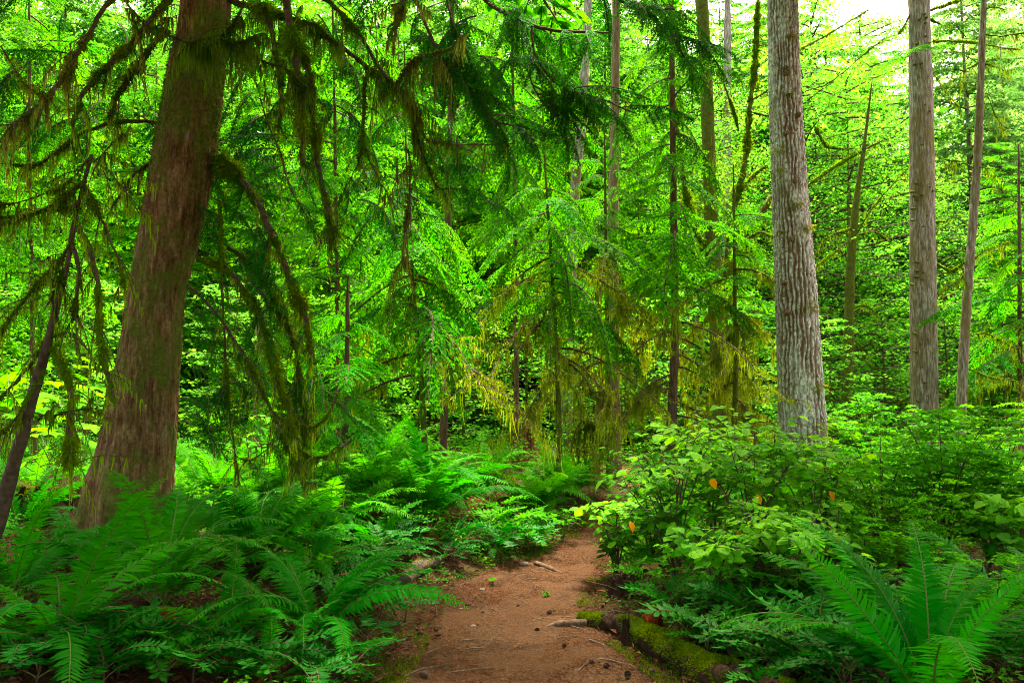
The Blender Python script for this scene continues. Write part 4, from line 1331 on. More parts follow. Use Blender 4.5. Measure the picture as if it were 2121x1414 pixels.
for px, py, w in ((1478, 335, 60), (1440, 430, 60), (1425, 440, 50), (1545, 545, 60), (1470, 395, 50)):
    tuft(mp, px, py, 15.3, w, 'moss', 160)
fg, P, R = trunk_tree('fir_tree', 'far pale grey trunk seen between the maple stems', [(1507, 60, 15), (1506, 250, 15), (1504, 500, 17), (1500, 800, 20)], 24.0, 'bark_grey', 15.0, 18, .1, 181)
lt, P, R = trunk_tree('hemlock_tree', 'short stretch of reddish trunk in the bright thicket right of the cedar', [(545, 560, 10), (542, 640, 18), (538, 760, 21), (536, 880, 24)], 15.0, 'bark_red', None, 20, .06, 191)
ln, P, R = trunk_tree('snag', 'dark leaning broken trunk beside the reddish-brown trunk', [(1250, 780, 16), (1243, 830, 18), (1238, 880, 20), (1232, 960, 24)], 15.0, 'bark_brown', None, 18, .06, 195)

# ---- hemlocks with drooping branches in the centre
def drooping_hemlock(name, label, rows, Y, mat, top, zr, R0, n, me, seed, dead=(0, 0), tiers=None, front=False, moss='moss_bright'):
    q = np.random.default_rng(seed)
    t, P, R = trunk_tree(name, label, rows, Y, mat, top, 24, .05, seed)
    lo, hi = zr
    for i in range(n):
        f = (i + q.random()) / n
        py = lo + (hi - lo) * f
        p = WY(np.interp(py, [a[1] for a in rows], [a[0] for a in rows]), py, Y)
        p[1] = Y
        az = i * 2.39996 + q.normal(0, .3)
        if front and math.sin(az) > .3:
            az = -az
        L = R0 * (1.0 - .35 * f) * q.uniform(.75, 1.15)
        sprig(t, me[int(q.integers(len(me)))], p, az, q.normal(-.12, .22), q.normal(0, .25), L * q.choice([.6, .85, 1.0, 1.2]))
    # bare lower boughs hung with moss
    for i in range(dead[0]):
        py = dead[1] + (dead[2] - dead[1]) * (i + q.random()) / dead[0]
        p = WY(np.interp(py, [a[1] for a in rows], [a[0] for a in rows]), py, Y)
        az = q.random() * 6.28
        L = q.uniform(.6, 1.15) * R0
        s = np.linspace(0, 1, 9)
        d = np.array([math.cos(az), math.sin(az), 0])
        ax = p + d * (L * s)[:, None] + np.array([0, 0, -1.0]) * (L * (.1 * s + .55 * s ** 2))[:, None] + .03 * fbm(np.stack([s * 4 + i, s, s], 1), 2, i)[:, None]
        g = Geo()
        g.tube(ax, .016 * (1 - s) + .003, 5, 0)
        tw = []
        for k2 in range(14):
            si = q.uniform(.15, 1)
            b0 = np.array([np.interp(si, s, ax[:, e]) for e in range(3)])
            dd = norm(d * .7 + np.cross(d, [0, 0, 1.0]) * q.normal(0, .8) + np.array([0, 0, -.45 + q.normal(0, .2)])) * L * q.uniform(.12, .35)
            b1 = b0 + dd
            g.tube(np.array([b0, (b0 + b1) / 2 + [0, 0, .02], b1]), [.006, .004, .002], 4, 0, cap=False)
            tw.append(np.linspace(b0, b1, 14))
        b = g.obj('dead_branch', M['twig'], t)
        g = Geo()
        src = np.vstack(tw + [np.stack([np.interp(np.linspace(0, 1, 40), s, ax[:, e]) for e in range(3)], 1)])
        j = q.integers(0, len(src), 420)
        g.strands(src[j] + q.normal(0, .01, (420, 3)), q.uniform(.05, .36, 420) * np.clip(.6 + noise(src[j] * 5, 7), .2, 1.5), q.uniform(.006, .014, 420), 0)
        g.blades(src[j], q.normal(0, 1, (420, 3)) + [0, 0, -.5], q.normal(0, 1, (420, 3)), .05, .010, 0)
        g.obj('moss', M[moss], b)['kind'] = 'stuff'
    return t

HB = HEM_ME
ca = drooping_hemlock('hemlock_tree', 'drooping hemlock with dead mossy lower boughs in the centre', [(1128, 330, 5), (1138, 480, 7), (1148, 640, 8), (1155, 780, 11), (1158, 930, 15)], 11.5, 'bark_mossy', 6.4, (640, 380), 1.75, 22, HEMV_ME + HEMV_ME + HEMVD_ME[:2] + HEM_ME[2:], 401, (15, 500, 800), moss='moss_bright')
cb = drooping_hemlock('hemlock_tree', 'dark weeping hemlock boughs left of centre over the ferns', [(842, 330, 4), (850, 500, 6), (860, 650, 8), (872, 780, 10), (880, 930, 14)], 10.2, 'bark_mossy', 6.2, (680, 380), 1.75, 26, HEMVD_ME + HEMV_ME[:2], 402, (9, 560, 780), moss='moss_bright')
cc_ = drooping_hemlock('hemlock_tree', 'slender hemlock with layered bright tiers between centre and the furrowed fir', [(1389, -20, 11), (1392, 150, 12), (1396, 480, 15), (1398, 700, 17), (1391, 870, 19), (1388, 960, 21)], 12.5, 'bark_brown', 9.5, (600, 20), 1.75, 34, HEM_ME + HEMV_ME[:2], 403, (17, 560, 870), moss='moss_bright')
cd = drooping_hemlock('hemlock_tree', 'small hemlock with mossy brown skirts just left of the furrowed fir', [(1520, 420, 5), (1522, 600, 8), (1524, 760, 11), (1522, 930, 15)], 13.0, 'bark_mossy', 5.5, (620, 430), 1.3, 12, HEM_ME, 404, (15, 540, 880), moss='moss_bright')
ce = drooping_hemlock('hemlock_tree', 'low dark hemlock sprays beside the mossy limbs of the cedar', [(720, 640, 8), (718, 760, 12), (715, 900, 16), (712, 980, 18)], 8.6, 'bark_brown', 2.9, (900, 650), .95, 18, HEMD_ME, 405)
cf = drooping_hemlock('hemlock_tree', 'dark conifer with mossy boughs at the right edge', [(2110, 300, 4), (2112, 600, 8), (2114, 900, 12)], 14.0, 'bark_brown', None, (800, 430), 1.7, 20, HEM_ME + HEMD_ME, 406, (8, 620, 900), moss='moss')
cg = drooping_hemlock('hemlock_tree', 'bright hemlock tiers behind the overhanging cedar boughs', [(1060, 60, 5), (1064, 300, 7), (1068, 600, 9), (1070, 900, 12)], 15.0, 'bark_brown', 10.5, (560, -60), 2.2, 38, HEM_ME + HEMV_ME, 407)
chk = drooping_hemlock('hemlock_tree', 'bright weeping hemlock sprays hanging between the centre and the slender tiered hemlock', [(1252, 300, 4), (1255, 500, 6), (1258, 700, 8), (1260, 900, 12)], 12.8, 'bark_mossy', 6.6, (560, 330), 1.35, 15, HEMV_ME, 410, (8, 520, 760))
chh = drooping_hemlock('hemlock_tree', 'leafy young hemlock behind the hanging moss right of the cedar', [(690, 60, 5), (694, 300, 7), (698, 600, 9), (700, 900, 12)], 12.0, 'bark_brown', 8.5, (720, -40), 1.9, 40, HEM_ME + HEMV_ME, 408)
ci = drooping_hemlock('hemlock_tree', 'leafy young hemlock behind the dead tree at the left edge', [(60, 60, 5), (62, 300, 7), (66, 600, 9), (70, 900, 12)], 12.0, 'bark_brown', 8.5, (640, -40), 1.9, 36, HEM_ME + HEMV_ME, 409)
# mossy drooping sapling by the path bend
g0 = WY(1212, 870, 12.2)
dm = thing('moss_drape', 'small drooping sapling dripping yellow-green moss beside the reddish-brown trunk', 'sapling', (g0[0], g0[1], gz(g0[0], g0[1])))
for rows_ in ([(1212, 985), (1212, 930), (1213, 885), (1205, 872), (1190, 900), (1180, 945)], [(1213, 890), (1222, 875), (1238, 905), (1245, 950)], [(1212, 888), (1200, 895), (1198, 950)], [(1213, 888), (1230, 890), (1228, 960)]):
    mossy_limb(dm, rows_, 12.2, (11, 8), 34, 300, None, 'moss_bright', name='stem')

# ---- unseen trees added beside and behind the viewer, crowns shading the foreground
for i, (x, y, s, z) in enumerate(((-5.2, 1.5, 1.1, 6.0), (4.6, 2.6, 1.1, 6.0), (-4.5, -4.5, 1.1, 5.5), (4.2, -5.0, 1.1, 5.5), (6.3, 8.2, 1.05, 9.2), (-7.4, 7.5, 1.0, 9.2)  )):
    t = thing('fir_tree', 'unseen tall fir added beside the path to shade the foreground', 'tree', (x, y, gz(x, y)), 'shade firs added around the viewer')
    link('trunk', TRUNK_ME[i % 2], t, M=Matrix.Diagonal((1.4, 1.4, 1.45, 1)))
    link('crown', CROWN_HIGH[i % 2], t, M=Matrix.Translation((0, 0, z)) @ Matrix.Rotation(i * 1.1, 4, 'Z') @ Matrix.Diagonal((1.5 * s, 1.5 * s, .8, 1)))
# ================================================================== ferns
r = np.random.default_rng(21)
def fern_at(px, py, size, n, label, kind='fern', seed=0, azs=None, dead=1, flat=0.0, group=None, pick=None):
    p = G3(px, py)
    return fern(p, size, n, kind, label, group, seed, azs, dead, flat, pick)
fern_at(330, 1262, 1.08, 15, 'large sword fern with arching fronds in front of the cedar trunk', seed=1, dead=3, pick=(0, 1, 1, 2, 3, 8, 7))
fern_at(120, 1345, .98, 13, 'sword fern with drooping fronds in the lower left corner', seed=2, flat=.15, dead=3)
fern_at(655, 1318, 1.0, 14, 'sword fern reaching over the left edge of the path', seed=3, dead=3, pick=(1, 2, 3, 8, 7, 4))
fern_at(465, 1345, .7, 8, 'low dark fern between the two big foreground ferns on the left', seed=4, flat=.1)
fern_at(880, 1090, 1.45, 28, 'big dark sword fern on the bank above the path', seed=5, pick=(0, 1, 1, 5, 8, 2, 7))
fern_at(1110, 1072, 1.2, 24, 'bright sword fern where the path bends', 'fern_bright', seed=6, pick=(0, 1, 1, 8, 2, 7))
fern_at(985, 1040, 1.2, 20, 'upright fern behind the big dark fern on the bank', 'fern_bright', seed=7, pick=(0, 1, 5, 8))
fern_at(540, 1170, 1.15, 20, 'dark bushy fern right of the cedar base', seed=8, pick=(0, 1, 1, 8, 2, 7))
fern_at(770, 1060, 1.3, 20, 'tall fern behind the big dark fern on its left side', 'fern_bright', seed=20, pick=(0, 1, 5, 8))
fern_at(600, 1060, 1.2, 18, 'tall bright fern behind the dark bushy fern', 'fern_bright', seed=22, pick=(0, 1, 5, 8))
fern_at(440, 1060, 1.1, 16, 'bright fern close behind the cedar on its right', 'fern_bright', seed=23, pick=(0, 1, 5, 8))
fern_at(40, 1105, .95, 15, 'fern beside the dead tree at the left edge', 'fern', seed=9)
fern_at(345, 1140, .75, 3, 'few tall fronds rising against the cedar trunk', seed=10, azs=(150, 100, 60), dead=0, flat=-.15)
fern_at(690, 1120, 1.15, 20, 'sword fern behind the mossy hanging limbs', 'fern_bright', seed=11, pick=(0, 1, 1, 8, 2, 7))
fern_at(770, 1150, .75, 12, 'small dark fern left of the fallen log on the bank', seed=12)
fern_at(1930, 1480, 1.10, 18, 'large dark sword fern in the lower right corner', seed=13, azs=(150, 125, 110, 95, 80, 60, 40, 20, 170, 200, 5, 250, 100, 135, 70, 30), pick=(0, 0, 5, 1, 1, 2), dead=0)
fern_at(2110, 1330, .95, 14, 'fern half out of the frame at the right edge', seed=14)
fern_at(1730, 1290, .75, 12, 'fern between the shrubs and the lower right fern', seed=15, flat=.1)
fern_at(1180, 1030, 1.1, 20, 'fern by the far bend of the path', 'fern_bright', seed=16, pick=(0, 1, 1, 8, 2))
fern_at(235, 1180, .8, 12, 'fern tucked against the left foot of the cedar', seed=17)
fern_at(20, 1250, .8, 12, 'fern cut by the left edge of the frame', seed=18)
fern_at(560, 1420, .62, 10, 'low fern at the bottom edge of the frame', seed=19, flat=.2)
fern_at(430, 1190, .8, 12, 'small fern right under the cedar on its path side', seed=24)
fern_at(640, 1205, .8, 12, 'small fern between the dark bushy fern and the path', seed=25)
fern_at(150, 1180, .85, 12, 'fern between the dead tree and the cedar foot', seed=26)
k = 0
for q in range(70):
    y = r.uniform(8.2, 16)
    x = r.uniform(-.64, .10) * y if q % 4 else r.uniform(.2, .62) * y
    l, rr_ = np.interp(y, PYE, PLE), np.interp(y, PYE, PRE)
    if l - .5 < x < rr_ + .4 or (abs(x + 3.3) < .7 and abs(y - 7) < 1):
        continue
    fern((x, y, gz(x, y)), r.uniform(.8, 1.15), 12, 'fern_bright' if r.random() < .75 else 'fern', 'fern in the sunlit undergrowth behind the nearer ferns', 'ferns in the undergrowth', 100 + q, dead=0)

# ================================================================== compound-leaved low plants
def pinnate(seed, pairs=7):
    q = np.random.default_rng(seed)
    g = Geo()
    s = np.linspace(0, 1, 10)
    a = np.radians(52 - 62 * s)
    ax = np.stack([np.concatenate([[0], np.cumsum(np.cos(a[:-1]) / 9)]), .03 * s, np.concatenate([[0], np.cumsum(np.sin(a[:-1]) / 9)])], 1)
    g.tube(ax, .009 * (1 - s) + .003, 4, 0, cap=False)
    t = np.linspace(.28, .94, pairs)
    P = np.stack([np.interp(t, s, ax[:, e]) for e in range(3)], 1)
    T = norm(np.gradient(P, axis=0))
    for sd in (-1, 1):
        D = norm(np.array([0, sd, 0]) + T * .45 + q.normal(0, .08, (pairs, 3)) - [0, 0, .12])
        add_leaves(g, P, D, np.cross(T, [0, 1, 0]) * -1 + q.normal(0, .15, (pairs, 3)), .27 * q.uniform(.85, 1.1, pairs) * (1 - .25 * t), 1, wid=.72, rnd=q.random(pairs))
    add_leaves(g, P[-1:] + T[-1:] * .03, T[-1:], np.cross(T[-1:], [0, 1, 0]) * -1, .25, 1, wid=.7)
    return g
PIN_ME = [pinnate(500 + i, 6 + i % 3).mesh('compound_leaf', [M['stem_green'], M['grape']]) for i in range(4)]
PINB_ME = [pinnate(510 + i, 6 + i % 3).mesh('compound_leaf', [M['stem_green'], M['small']]) for i in range(3)]
def grape(p, size, n, label, group, seed, me=PIN_ME):
    q = np.random.default_rng(seed)
    t = thing('oregon_grape', label, 'plant', tuple(p), group)
    hgt = size * q.uniform(.25, .6)
    g = Geo()
    g.tube(np.array([[0, 0, -.03], [.01, 0, hgt * .5], [.02, .01, hgt]]) + p, [.006, .005, .004], 5, 0)
    g.obj('stem', M['twig'], t)
    for i in range(n):
        az = i * 2.4 + q.normal(0, .3)
        link('compound_leaf', me[int(q.integers(len(me)))], t, M=place(az, q.normal(-.05, .2), q.normal(0, .25), size * q.uniform(.75, 1.15), (.01, 0, hgt * q.uniform(.3, 1))))
    return t
def scatter(n, box, size, seed, label, group, me=PIN_ME, fronds=6):
    q = np.random.default_rng(seed)
    for i in range(n):
        px, py = q.uniform(box[0], box[2]), q.uniform(box[1], box[3])
        p = G3(px, py)
        l, rr_ = np.interp(p[1], PYE, PLE), np.interp(p[1], PYE, PRE)
        if l - .06 < p[0] < rr_ + .10:
            continue
        grape(p, size * q.uniform(.75, 1.2), fronds, label, group, seed * 100 + i, me)
scatter(13, (330, 1340, 800, 1450), .28, 31, 'glossy dark low plant with paired leaflets at the lower left', 'glossy plants at the lower left')
scatter(22, (1360, 1250, 1720, 1400), .33, 32, 'glossy dark low plant with paired leaflets behind the mossy log', 'glossy plants behind the mossy log')
scatter(12, (1560, 1360, 1800, 1470), .33, 33, 'glossy dark low plant right of the mossy log near the bottom edge', 'glossy plants at the bottom edge')
scatter(20, (780, 1120, 1180, 1200), .32, 34, 'leafy low plant on the bank along the left side of the path', 'low plants on the bank')
scatter(14, (1000, 1080, 1190, 1140), .34, 35, 'brighter low plant on the bank near the bend of the path', 'low plants near the bend', PINB_ME)
scatter(14, (640, 1180, 860, 1300), .28, 36, 'small low plant between the fern and the fallen log', 'low plants by the fallen log', PIN_ME, 5)
scatter(12, (1200, 1150, 1400, 1260), .28, 37, 'small leafy plant at the right edge of the path', 'small plants at the right path edge', PINB_ME, 5)
scatter(12, (1850, 1300, 2140, 1440), .30, 39, 'glossy dark low plant under the lower right fern', 'glossy plants under the lower right fern')
scatter(11, (380, 1130, 760, 1230), .30, 40, 'leafy low plant filling the ground between the ferns right of the cedar', 'low plants right of the cedar', PINB_ME, 6)
scatter(10, (0, 1330, 330, 1440), .34, 38, 'glossy dark low plant in the lower left corner', 'glossy plants in the lower left corner')

# ================================================================== broad-leaved shrubs right of the path
LEAF_G = Geo()
add_leaves(LEAF_G, np.zeros((1, 3)), np.array([[1.0, 0, 0]]), np.array([[0, 0, 1.0]]), 1.0, 0, wid=1.1, rnd=.5)
LEAF_ME = []
for i, tp in enumerate((0.0, .15, .5, .95)):
    gg = Geo()
    add_leaves(gg, np.zeros((1, 3)), np.array([[1.0, 0, 0]]), np.array([[0, 0, 1.0]]), 1.0, 0, wid=1.0 + .12 * i, rnd=(.15, .5, .7, .9)[i], tip=tp)
    LEAF_ME.append(gg.mesh('leaf', M['shrub']))
gg = Geo()
add_leaves(gg, np.zeros((1, 3)), np.array([[1.0, 0, 0]]), np.array([[0, 0, 1.0]]), 1.0, 0, wid=1.1, rnd=.5)
YEL_ME = gg.mesh('yellow_leaf', M['yellow'])
def shrub(p, hgt, spread, nst, label, seed, leaf=.096, yellow=0, fill=700, lean=(0, 0)):
    q = np.random.default_rng(seed)
    t = thing('leafy_shrub', label, 'shrub', tuple(p))
    g = Geo()
    spots = []
    for i in range(nst):
        az = i * 2.4 + q.normal(0, .4)
        d = np.array([math.cos(az) * spread * q.uniform(.3, 1) + lean[0], math.sin(az) * spread * q.uniform(.3, 1) + lean[1], hgt * q.uniform(.65, 1.05)])
        c = spline([p + [0, 0, -.04], p + d * [.25, .25, .45], p + d * [.65, .65, .8], p + d], 14)
        c = c + .015 * np.stack([noise(c * 9, 1), noise(c * 9, 2), 0 * c[:, 0]], 1)
        s = np.linspace(0, 1, 14)
        g.tube(c, .007 * (1 - s) + .002, 5, 0, cap=False)
        for j in range(11):
            si = q.uniform(.22, 1.0)
            b0 = np.array([np.interp(si, s, c[:, e]) for e in range(3)])
            a2 = q.random() * 6.28
            L = q.uniform(.12, .34) * hgt
            dv = np.array([math.cos(a2), math.sin(a2), q.uniform(.0, .5)]) * L
            tw = spline([b0, b0 + dv * .5 + [0, 0, .02], b0 + dv], 6)
            g.tube(tw, [.003, .003, .0025, .002, .002, .0015], 4, 0, cap=False)
            for u, sd in ((.25, 1), (.45, -1), (.65, 1), (.85, -1), (1.0, 0)):
                pt = tw[min(5, int(u * 5))]
                la = a2 + sd * 1.0 + q.normal(0, .25)
                spots.append((pt, la, si))
    g.obj('stems', M['twig'], t)
    q.shuffle(spots)
    big = sorted(spots[:2 * 150], key=lambda e: e[0][1] - .5 * e[0][2])[:150]
    done = set(id(e) for e in big)
    for n_, (pt, la, si) in enumerate(big):
        hi = (pt[2] - p[2]) / hgt
        j = int(np.clip(q.normal(hi * 3.7, .9), 0, 3))
        if n_ < 0:
            continue
        link('leaf', LEAF_ME[j], t, M=place(la, -.15 + q.normal(0, .22), q.normal(0, .3), leaf * q.uniform(.65, 1.25), rel(t, pt)))
    rest = [e for e in spots if id(e) not in done][:fill]
    if rest:
        g = Geo()
        P = np.array([e[0] for e in rest])
        la = np.array([e[1] for e in rest])
        nn = len(P)
        hi = (P[:, 2] - p[2]) / hgt
        add_leaves(g, P, np.stack([np.cos(la), np.sin(la), -.15 + q.normal(0, .2, nn)], 1), np.stack([q.normal(0, .3, nn), q.normal(0, .3, nn), np.ones(nn)], 1), leaf * q.uniform(.6, 1.1, nn), 0,
                   wid=1.1, rnd=np.clip(hi + q.normal(0, .25, nn), 0, 1), tip=np.clip(hi - .45 + q.normal(0, .25, nn), 0, 1) * .8)
        o = g.obj('foliage', M['shrub'], t)
        o['kind'] = 'stuff'
    return t
def yellow_leaf(t, px, py, Y, az=-1.2, s=.085):
    o = link('yellow_leaf', YEL_ME, t, M=place(az, -.9, r.normal(0, .4), s, rel(t, WY(px, py, Y))))
s1 = shrub(G3(1400, 1215), 1.2, .50, 10, 'leafy shrub with pale top leaves beside the bend in the path', 601)
s2 = shrub(G3(1560, 1190), 1.27, .55, 11, 'tall leafy shrub with glowing tips in front of the furrowed fir', 602)
s3 = shrub(G3(1690, 1170), 1.05, .50, 9, 'leafy shrub reaching across the foot of the furrowed fir', 603)
s4 = shrub(G3(1275, 1195), .62, .30, 6, 'thin-stemmed leafy shrub leaning over the right path edge', 604, leaf=.09)
s5 = shrub(G3(1480, 1150), 1.3, .55, 9, 'leafy shrub behind the tall one with glowing tips', 605)
s6 = shrub(G3(1480, 1275), .55, .5, 9, 'low leafy shrub with dark leaves behind the pile of dead twigs', 606, leaf=.085)
s7 = shrub(G3(1640, 1270), .55, .5, 9, 'low leafy shrub left of the lower right fern', 607, leaf=.075)
s8 = shrub(G3(2095, 1215), .7, .4, 7, 'leafy shrub at the right edge above the fern', 608, leaf=.10)
s9 = shrub(G3(1350, 1165), .75, .42, 8, 'leafy shrub at the very bend with its lowest leaves over the path', 609, leaf=.075)
s10 = shrub(G3(1720, 1230), .70, .5, 9, 'leafy shrub just left of the tallest frond of the lower right fern', 610, leaf=.07)
s11 = shrub(G3(1560, 1255), .62, .5, 9, 'leafy shrub in the hollow between the dead twigs and the fern', 611, leaf=.07)
for t_, px, py, Y in ((s1, 1305, 1078, 5.6), (s2, 1473, 990, 5.7), (s2, 1530, 1100, 5.5), (s3, 1718, 1015, 5.9), (s5, 1568, 1022, 5.9)):
    yellow_leaf(t_, px, py, Y)

# ---- small-leaved huckleberry bushes
def bush_geo(seed, h=1.0, R=.6, nst=14, leaf=.034):
    q = np.random.default_rng(seed)
    g = Geo()
    for i in range(nst):
        az = i * 2.4 + q.normal(0, .4)
        d = np.array([math.cos(az) * R * q.uniform(.2, 1.2), math.sin(az) * R * q.uniform(.2, 1.2), h * q.uniform(.3, 1.1)])
        c = spline([np.zeros(3), d * [.2, .2, .45], d * [.6, .6, .8], d], 12)
        s = np.linspace(0, 1, 12)
        g.tube(c, .006 * (1 - s) + .0015, 4, 0, cap=False)
        for j in range(11):
            si = q.uniform(.35, 1)
            b0 = np.array([np.interp(si, s, c[:, e]) for e in range(3)])
            a2 = q.random() * 6.28
            L = q.uniform(.12, .34) * h
            m = 10
            u = np.linspace(.08, 1, m)
            pts = b0 + np.array([math.cos(a2), math.sin(a2), .25]) * (L * u)[:, None] - np.array([0, 0, .25 * L]) * (u ** 2)[:, None]
            g.blades(b0[None], np.array([[math.cos(a2), math.sin(a2), .05]]), np.array([[0, 0, 1.0]]), L, .004, 0)
            for sd in (-1, 1):
                la = a2 + sd * .95 + q.normal(0, .25, m)
                g.blades(pts, np.stack([np.cos(la), np.sin(la), -.15 + q.normal(0, .3, m)], 1), np.stack([q.normal(0, .55, m), q.normal(-.25, .55, m), np.ones(m)], 1), leaf * q.uniform(.7, 1.2, m), leaf * .6, 1,
                         rnd=np.clip(q.normal(.3 + .4 * si, .2, m), 0, 1), tip=np.clip(q.normal(.5 * si * u - .1, .2), 0, 1), at=.5)
    return g
BUSH_ME = [bush_geo(620 + i, leaf=(.044, .050, .056, .040)[i], nst=(16, 13, 15, 18)[i]).mesh('foliage', [M['twig'], M['small']]) for i in range(4)]
B = 'airy small-leaved bush '
for i, (px, py, s, lb) in enumerate(((1940, 1330, .5, 'knee-high, behind the lower right fern'), (2060, 1360, .5, 'very low, right of the lower right fern'), (1790, 1230, .6, 'just above the left fronds of the lower right fern'),
        (1760, 1110, 1.1, 'right of the foot of the furrowed fir'), (1880, 1075, 1.35, 'hiding the foot of the grey-brown trunk'), (2000, 1090, 1.3, 'hiding the foot of the thin crooked trunk'), (1960, 1150, 1.1, 'in front of the gap between the two right-hand trunks'),
        (2080, 1080, 1.3, 'tall, cut by the right edge'), (1830, 1160, .95, 'lower, in front of the one at the grey-brown trunk'), (1700, 1075, 1.0, 'close against the furrowed fir'), (2050, 1180, .9, 'beside the leafy shrub at the right edge'),
        (1340, 1062, .8, 'behind the shrub at the bend of the path'), (1430, 1055, .9, 'behind the tall leafy shrubs, left one'), (1540, 1055, .9, 'behind the tall leafy shrubs, next to the furrowed fir'),
        (1800, 1030, 1.3, 'farther back between the furrowed fir and the grey-brown trunk'), (1960, 1020, 1.3, 'farther back between the grey-brown and the crooked trunk'), (1900, 1210, .7, 'low, above the middle of the lower right fern'))):
    p = G3(px, py)
    t = thing('huckleberry_shrub', B + lb, 'shrub', tuple(p), 'small-leaved bushes on the right')
    link('foliage', BUSH_ME[i % 4], t, M=Matrix.Rotation(i * 1.3, 4, 'Z') @ Matrix.Diagonal((s * r.uniform(.85, 1.2), s * r.uniform(.85, 1.2), s * r.uniform(.8, 1.2), 1)))

# ---- plants with big lobed leaves
gg = Geo()
add_palms(gg, np.zeros((1, 3)), np.array([[1.0, 0, 0]]), np.array([[0, 0, 1.0]]), 1.0, 0, rnd=np.array([.5]))
PALM_ME = gg.mesh('leaf', M['devil'])
PALMS_ME = gg.mesh('leaf', M['small'])
def lobed(p, hgt, n, size, label, seed, group=None, me=PALM_ME):
    q = np.random.default_rng(seed)
    t = thing('lobed_leaf_plant', label, 'plant', tuple(p), group)
    g = Geo()
    spots = []
    for i in range(n):
        az = i * 2.4 + q.normal(0, .3)
        z = hgt * q.uniform(.6, 1.05)
        e = np.array([math.cos(az) * hgt * q.uniform(.15, .5), math.sin(az) * hgt * q.uniform(.15, .5), z])
        g.tube(spline([p + [0, 0, -.03], p + e * [.3, .3, .6], p + e], 7), .004, 4, 0, cap=False)
        spots.append((e, az))
    g.obj('stalks', M['stem_green'], t)
    for e, az in spots:
        link('leaf', me, t, M=place(az, -.2 + q.normal(0, .2), q.normal(0, .2), size * q.uniform(.7, 1.2), e))
    return t
for i, (px, Y, h, s) in enumerate(((20, 9.5, 1.7, .26), (90, 10.2, 1.6, .26), (-40, 9.0, 1.5, .26), (170, 10.5, 1.35, .24), (40, 11.5, 1.9, .28), (450, 11, 1.0, .2), (130, 8.6, .9, .2), (560, 12, 1.2, .22))):
    x = (px - CX) / FPX * Y
    lobed(np.array([x, Y, gz(x, Y)]), h, 16, s, 'plant with big bright lobed leaves behind the cedar and the dead tree', 700 + i, 'big lobed plants on the left')
for i, (px, py) in enumerate(((1145, 1118), (1175, 1100), (1120, 1132), (1165, 1125), (1090, 1128))):
    lobed(G3(px, py), .32, 9, .10, 'clump of broad lobed leaves on the bank where the path bends', 720 + i, 'lobed leaves at the bend', PALMS_ME)
for i, (px, py) in enumerate(((385, 1105), (410, 1085), (440, 1100))):
    lobed(G3(px, py), .35, 9, .085, 'small pale lobed-leaf clump just right of the cedar base', 740 + i, 'pale clumps by the cedar base', PALMS_ME)
# ================================================================== logs, stumps, sticks, stones, cones
r = np.random.default_rng(33)
def moss_blades(g, P, Nn, l=(.012, .035), w=.006, mat=0):
    m = len(P)
    g.blades(P, Nn + r.normal(0, .45, (m, 3)), r.normal(0, 1, (m, 3)), r.uniform(l[0], l[1], m), w, mat, rnd=np.clip(.5 + .5 * noise(P * 9, 5) + r.normal(0, .15, m), 0, 1), tip=np.clip(noise(P * 5, 8), 0, 1) * .8)

def log(name, label, rows, rad, mat, moss=None, cover=.0, sides=26, seed=0, sink=.35, cat='log', jag=.0):
    """fallen log along ground points of the photo"""
    pts = []
    for (px, py), q in zip(rows, rad):
        p = G3(px, py)
        p[2] += q * (1 - sink)
        pts.append(p)
    pts = np.array(pts)
    t = thing(name, label, cat, tuple(pts[0] - [0, 0, rad[0]]))
    L = np.linalg.norm(np.diff(pts, axis=0), axis=1).sum()
    n = max(10, int(L / .02))
    c = spline(pts, n)
    R = np.interp(np.linspace(0, len(rad) - 1, n), np.arange(len(rad)), rad)
    g = Geo()
    g.tube(c, R, sides, 0, disp=lambda p: R.mean() * (.38 * fbm(p * 5, 3, seed) + .14 * noise(p * 22, seed + 3) + .06 * noise(p * 60, seed + 5)))
    g.obj('wood', M[mat], t, smooth_shade=True)
    if moss:
        g = Geo()
        m = int(L * 9000 * R.mean() / .1 * cover)
        i = r.integers(0, n, m)
        T = norm(np.gradient(c, axis=0))[i]
        u = norm(np.cross(T, [0, 0, 1.0]))
        a = r.normal(0, .85, m)
        q = u * np.sin(a)[:, None] + np.cross(u, T) * np.cos(a)[:, None]
        P = c[i] + q * (R[i] * (1 + .38 * fbm((c[i] + q * R[i][:, None]) * 5, 3, seed)))[:, None]
        kp = noise(P * 4, seed + 9) + .6 * noise(P * 13, seed + 2) > -.3 + .8 * (1 - q[:, 2]) * .6
        moss_blades(g, P[kp] - q[kp] * .008, q[kp] + np.array([0, 0, .3]), (.010, .032), .007)
        g.obj('moss', M[moss], t)['kind'] = 'stuff'
    return t
log('fallen_log', 'moss-covered log along the right edge of the path', [(1205, 1290), (1290, 1310), (1360, 1352), (1440, 1395), (1530, 1430), (1650, 1475)], [.04, .07, .085, .08, .085, .075], 'rot_dark', 'moss_green', 2.0, seed=3, sink=.5)
log('root', 'smooth bare root poking into the path beside the mossy log', [(1130, 1302), (1165, 1300), (1215, 1298)], [.016, .03, .026], 'bark_brown', None, seed=5, sides=14, cat='root', sink=.2)
log('root', 'thin forked root lying on the path beside the bare root', [(1098, 1292), (1120, 1285), (1180, 1283), (1225, 1282)], [.008, .012, .012, .008], 'bark_brown', None, seed=6, sides=8, cat='root', sink=.1)
log('fallen_log', 'broken grey log lying among the glossy plants', [(1515, 1370), (1560, 1352), (1620, 1325), (1680, 1310)], [.06, .075, .07, .06], 'deadwood', None, seed=7, sink=-.1)
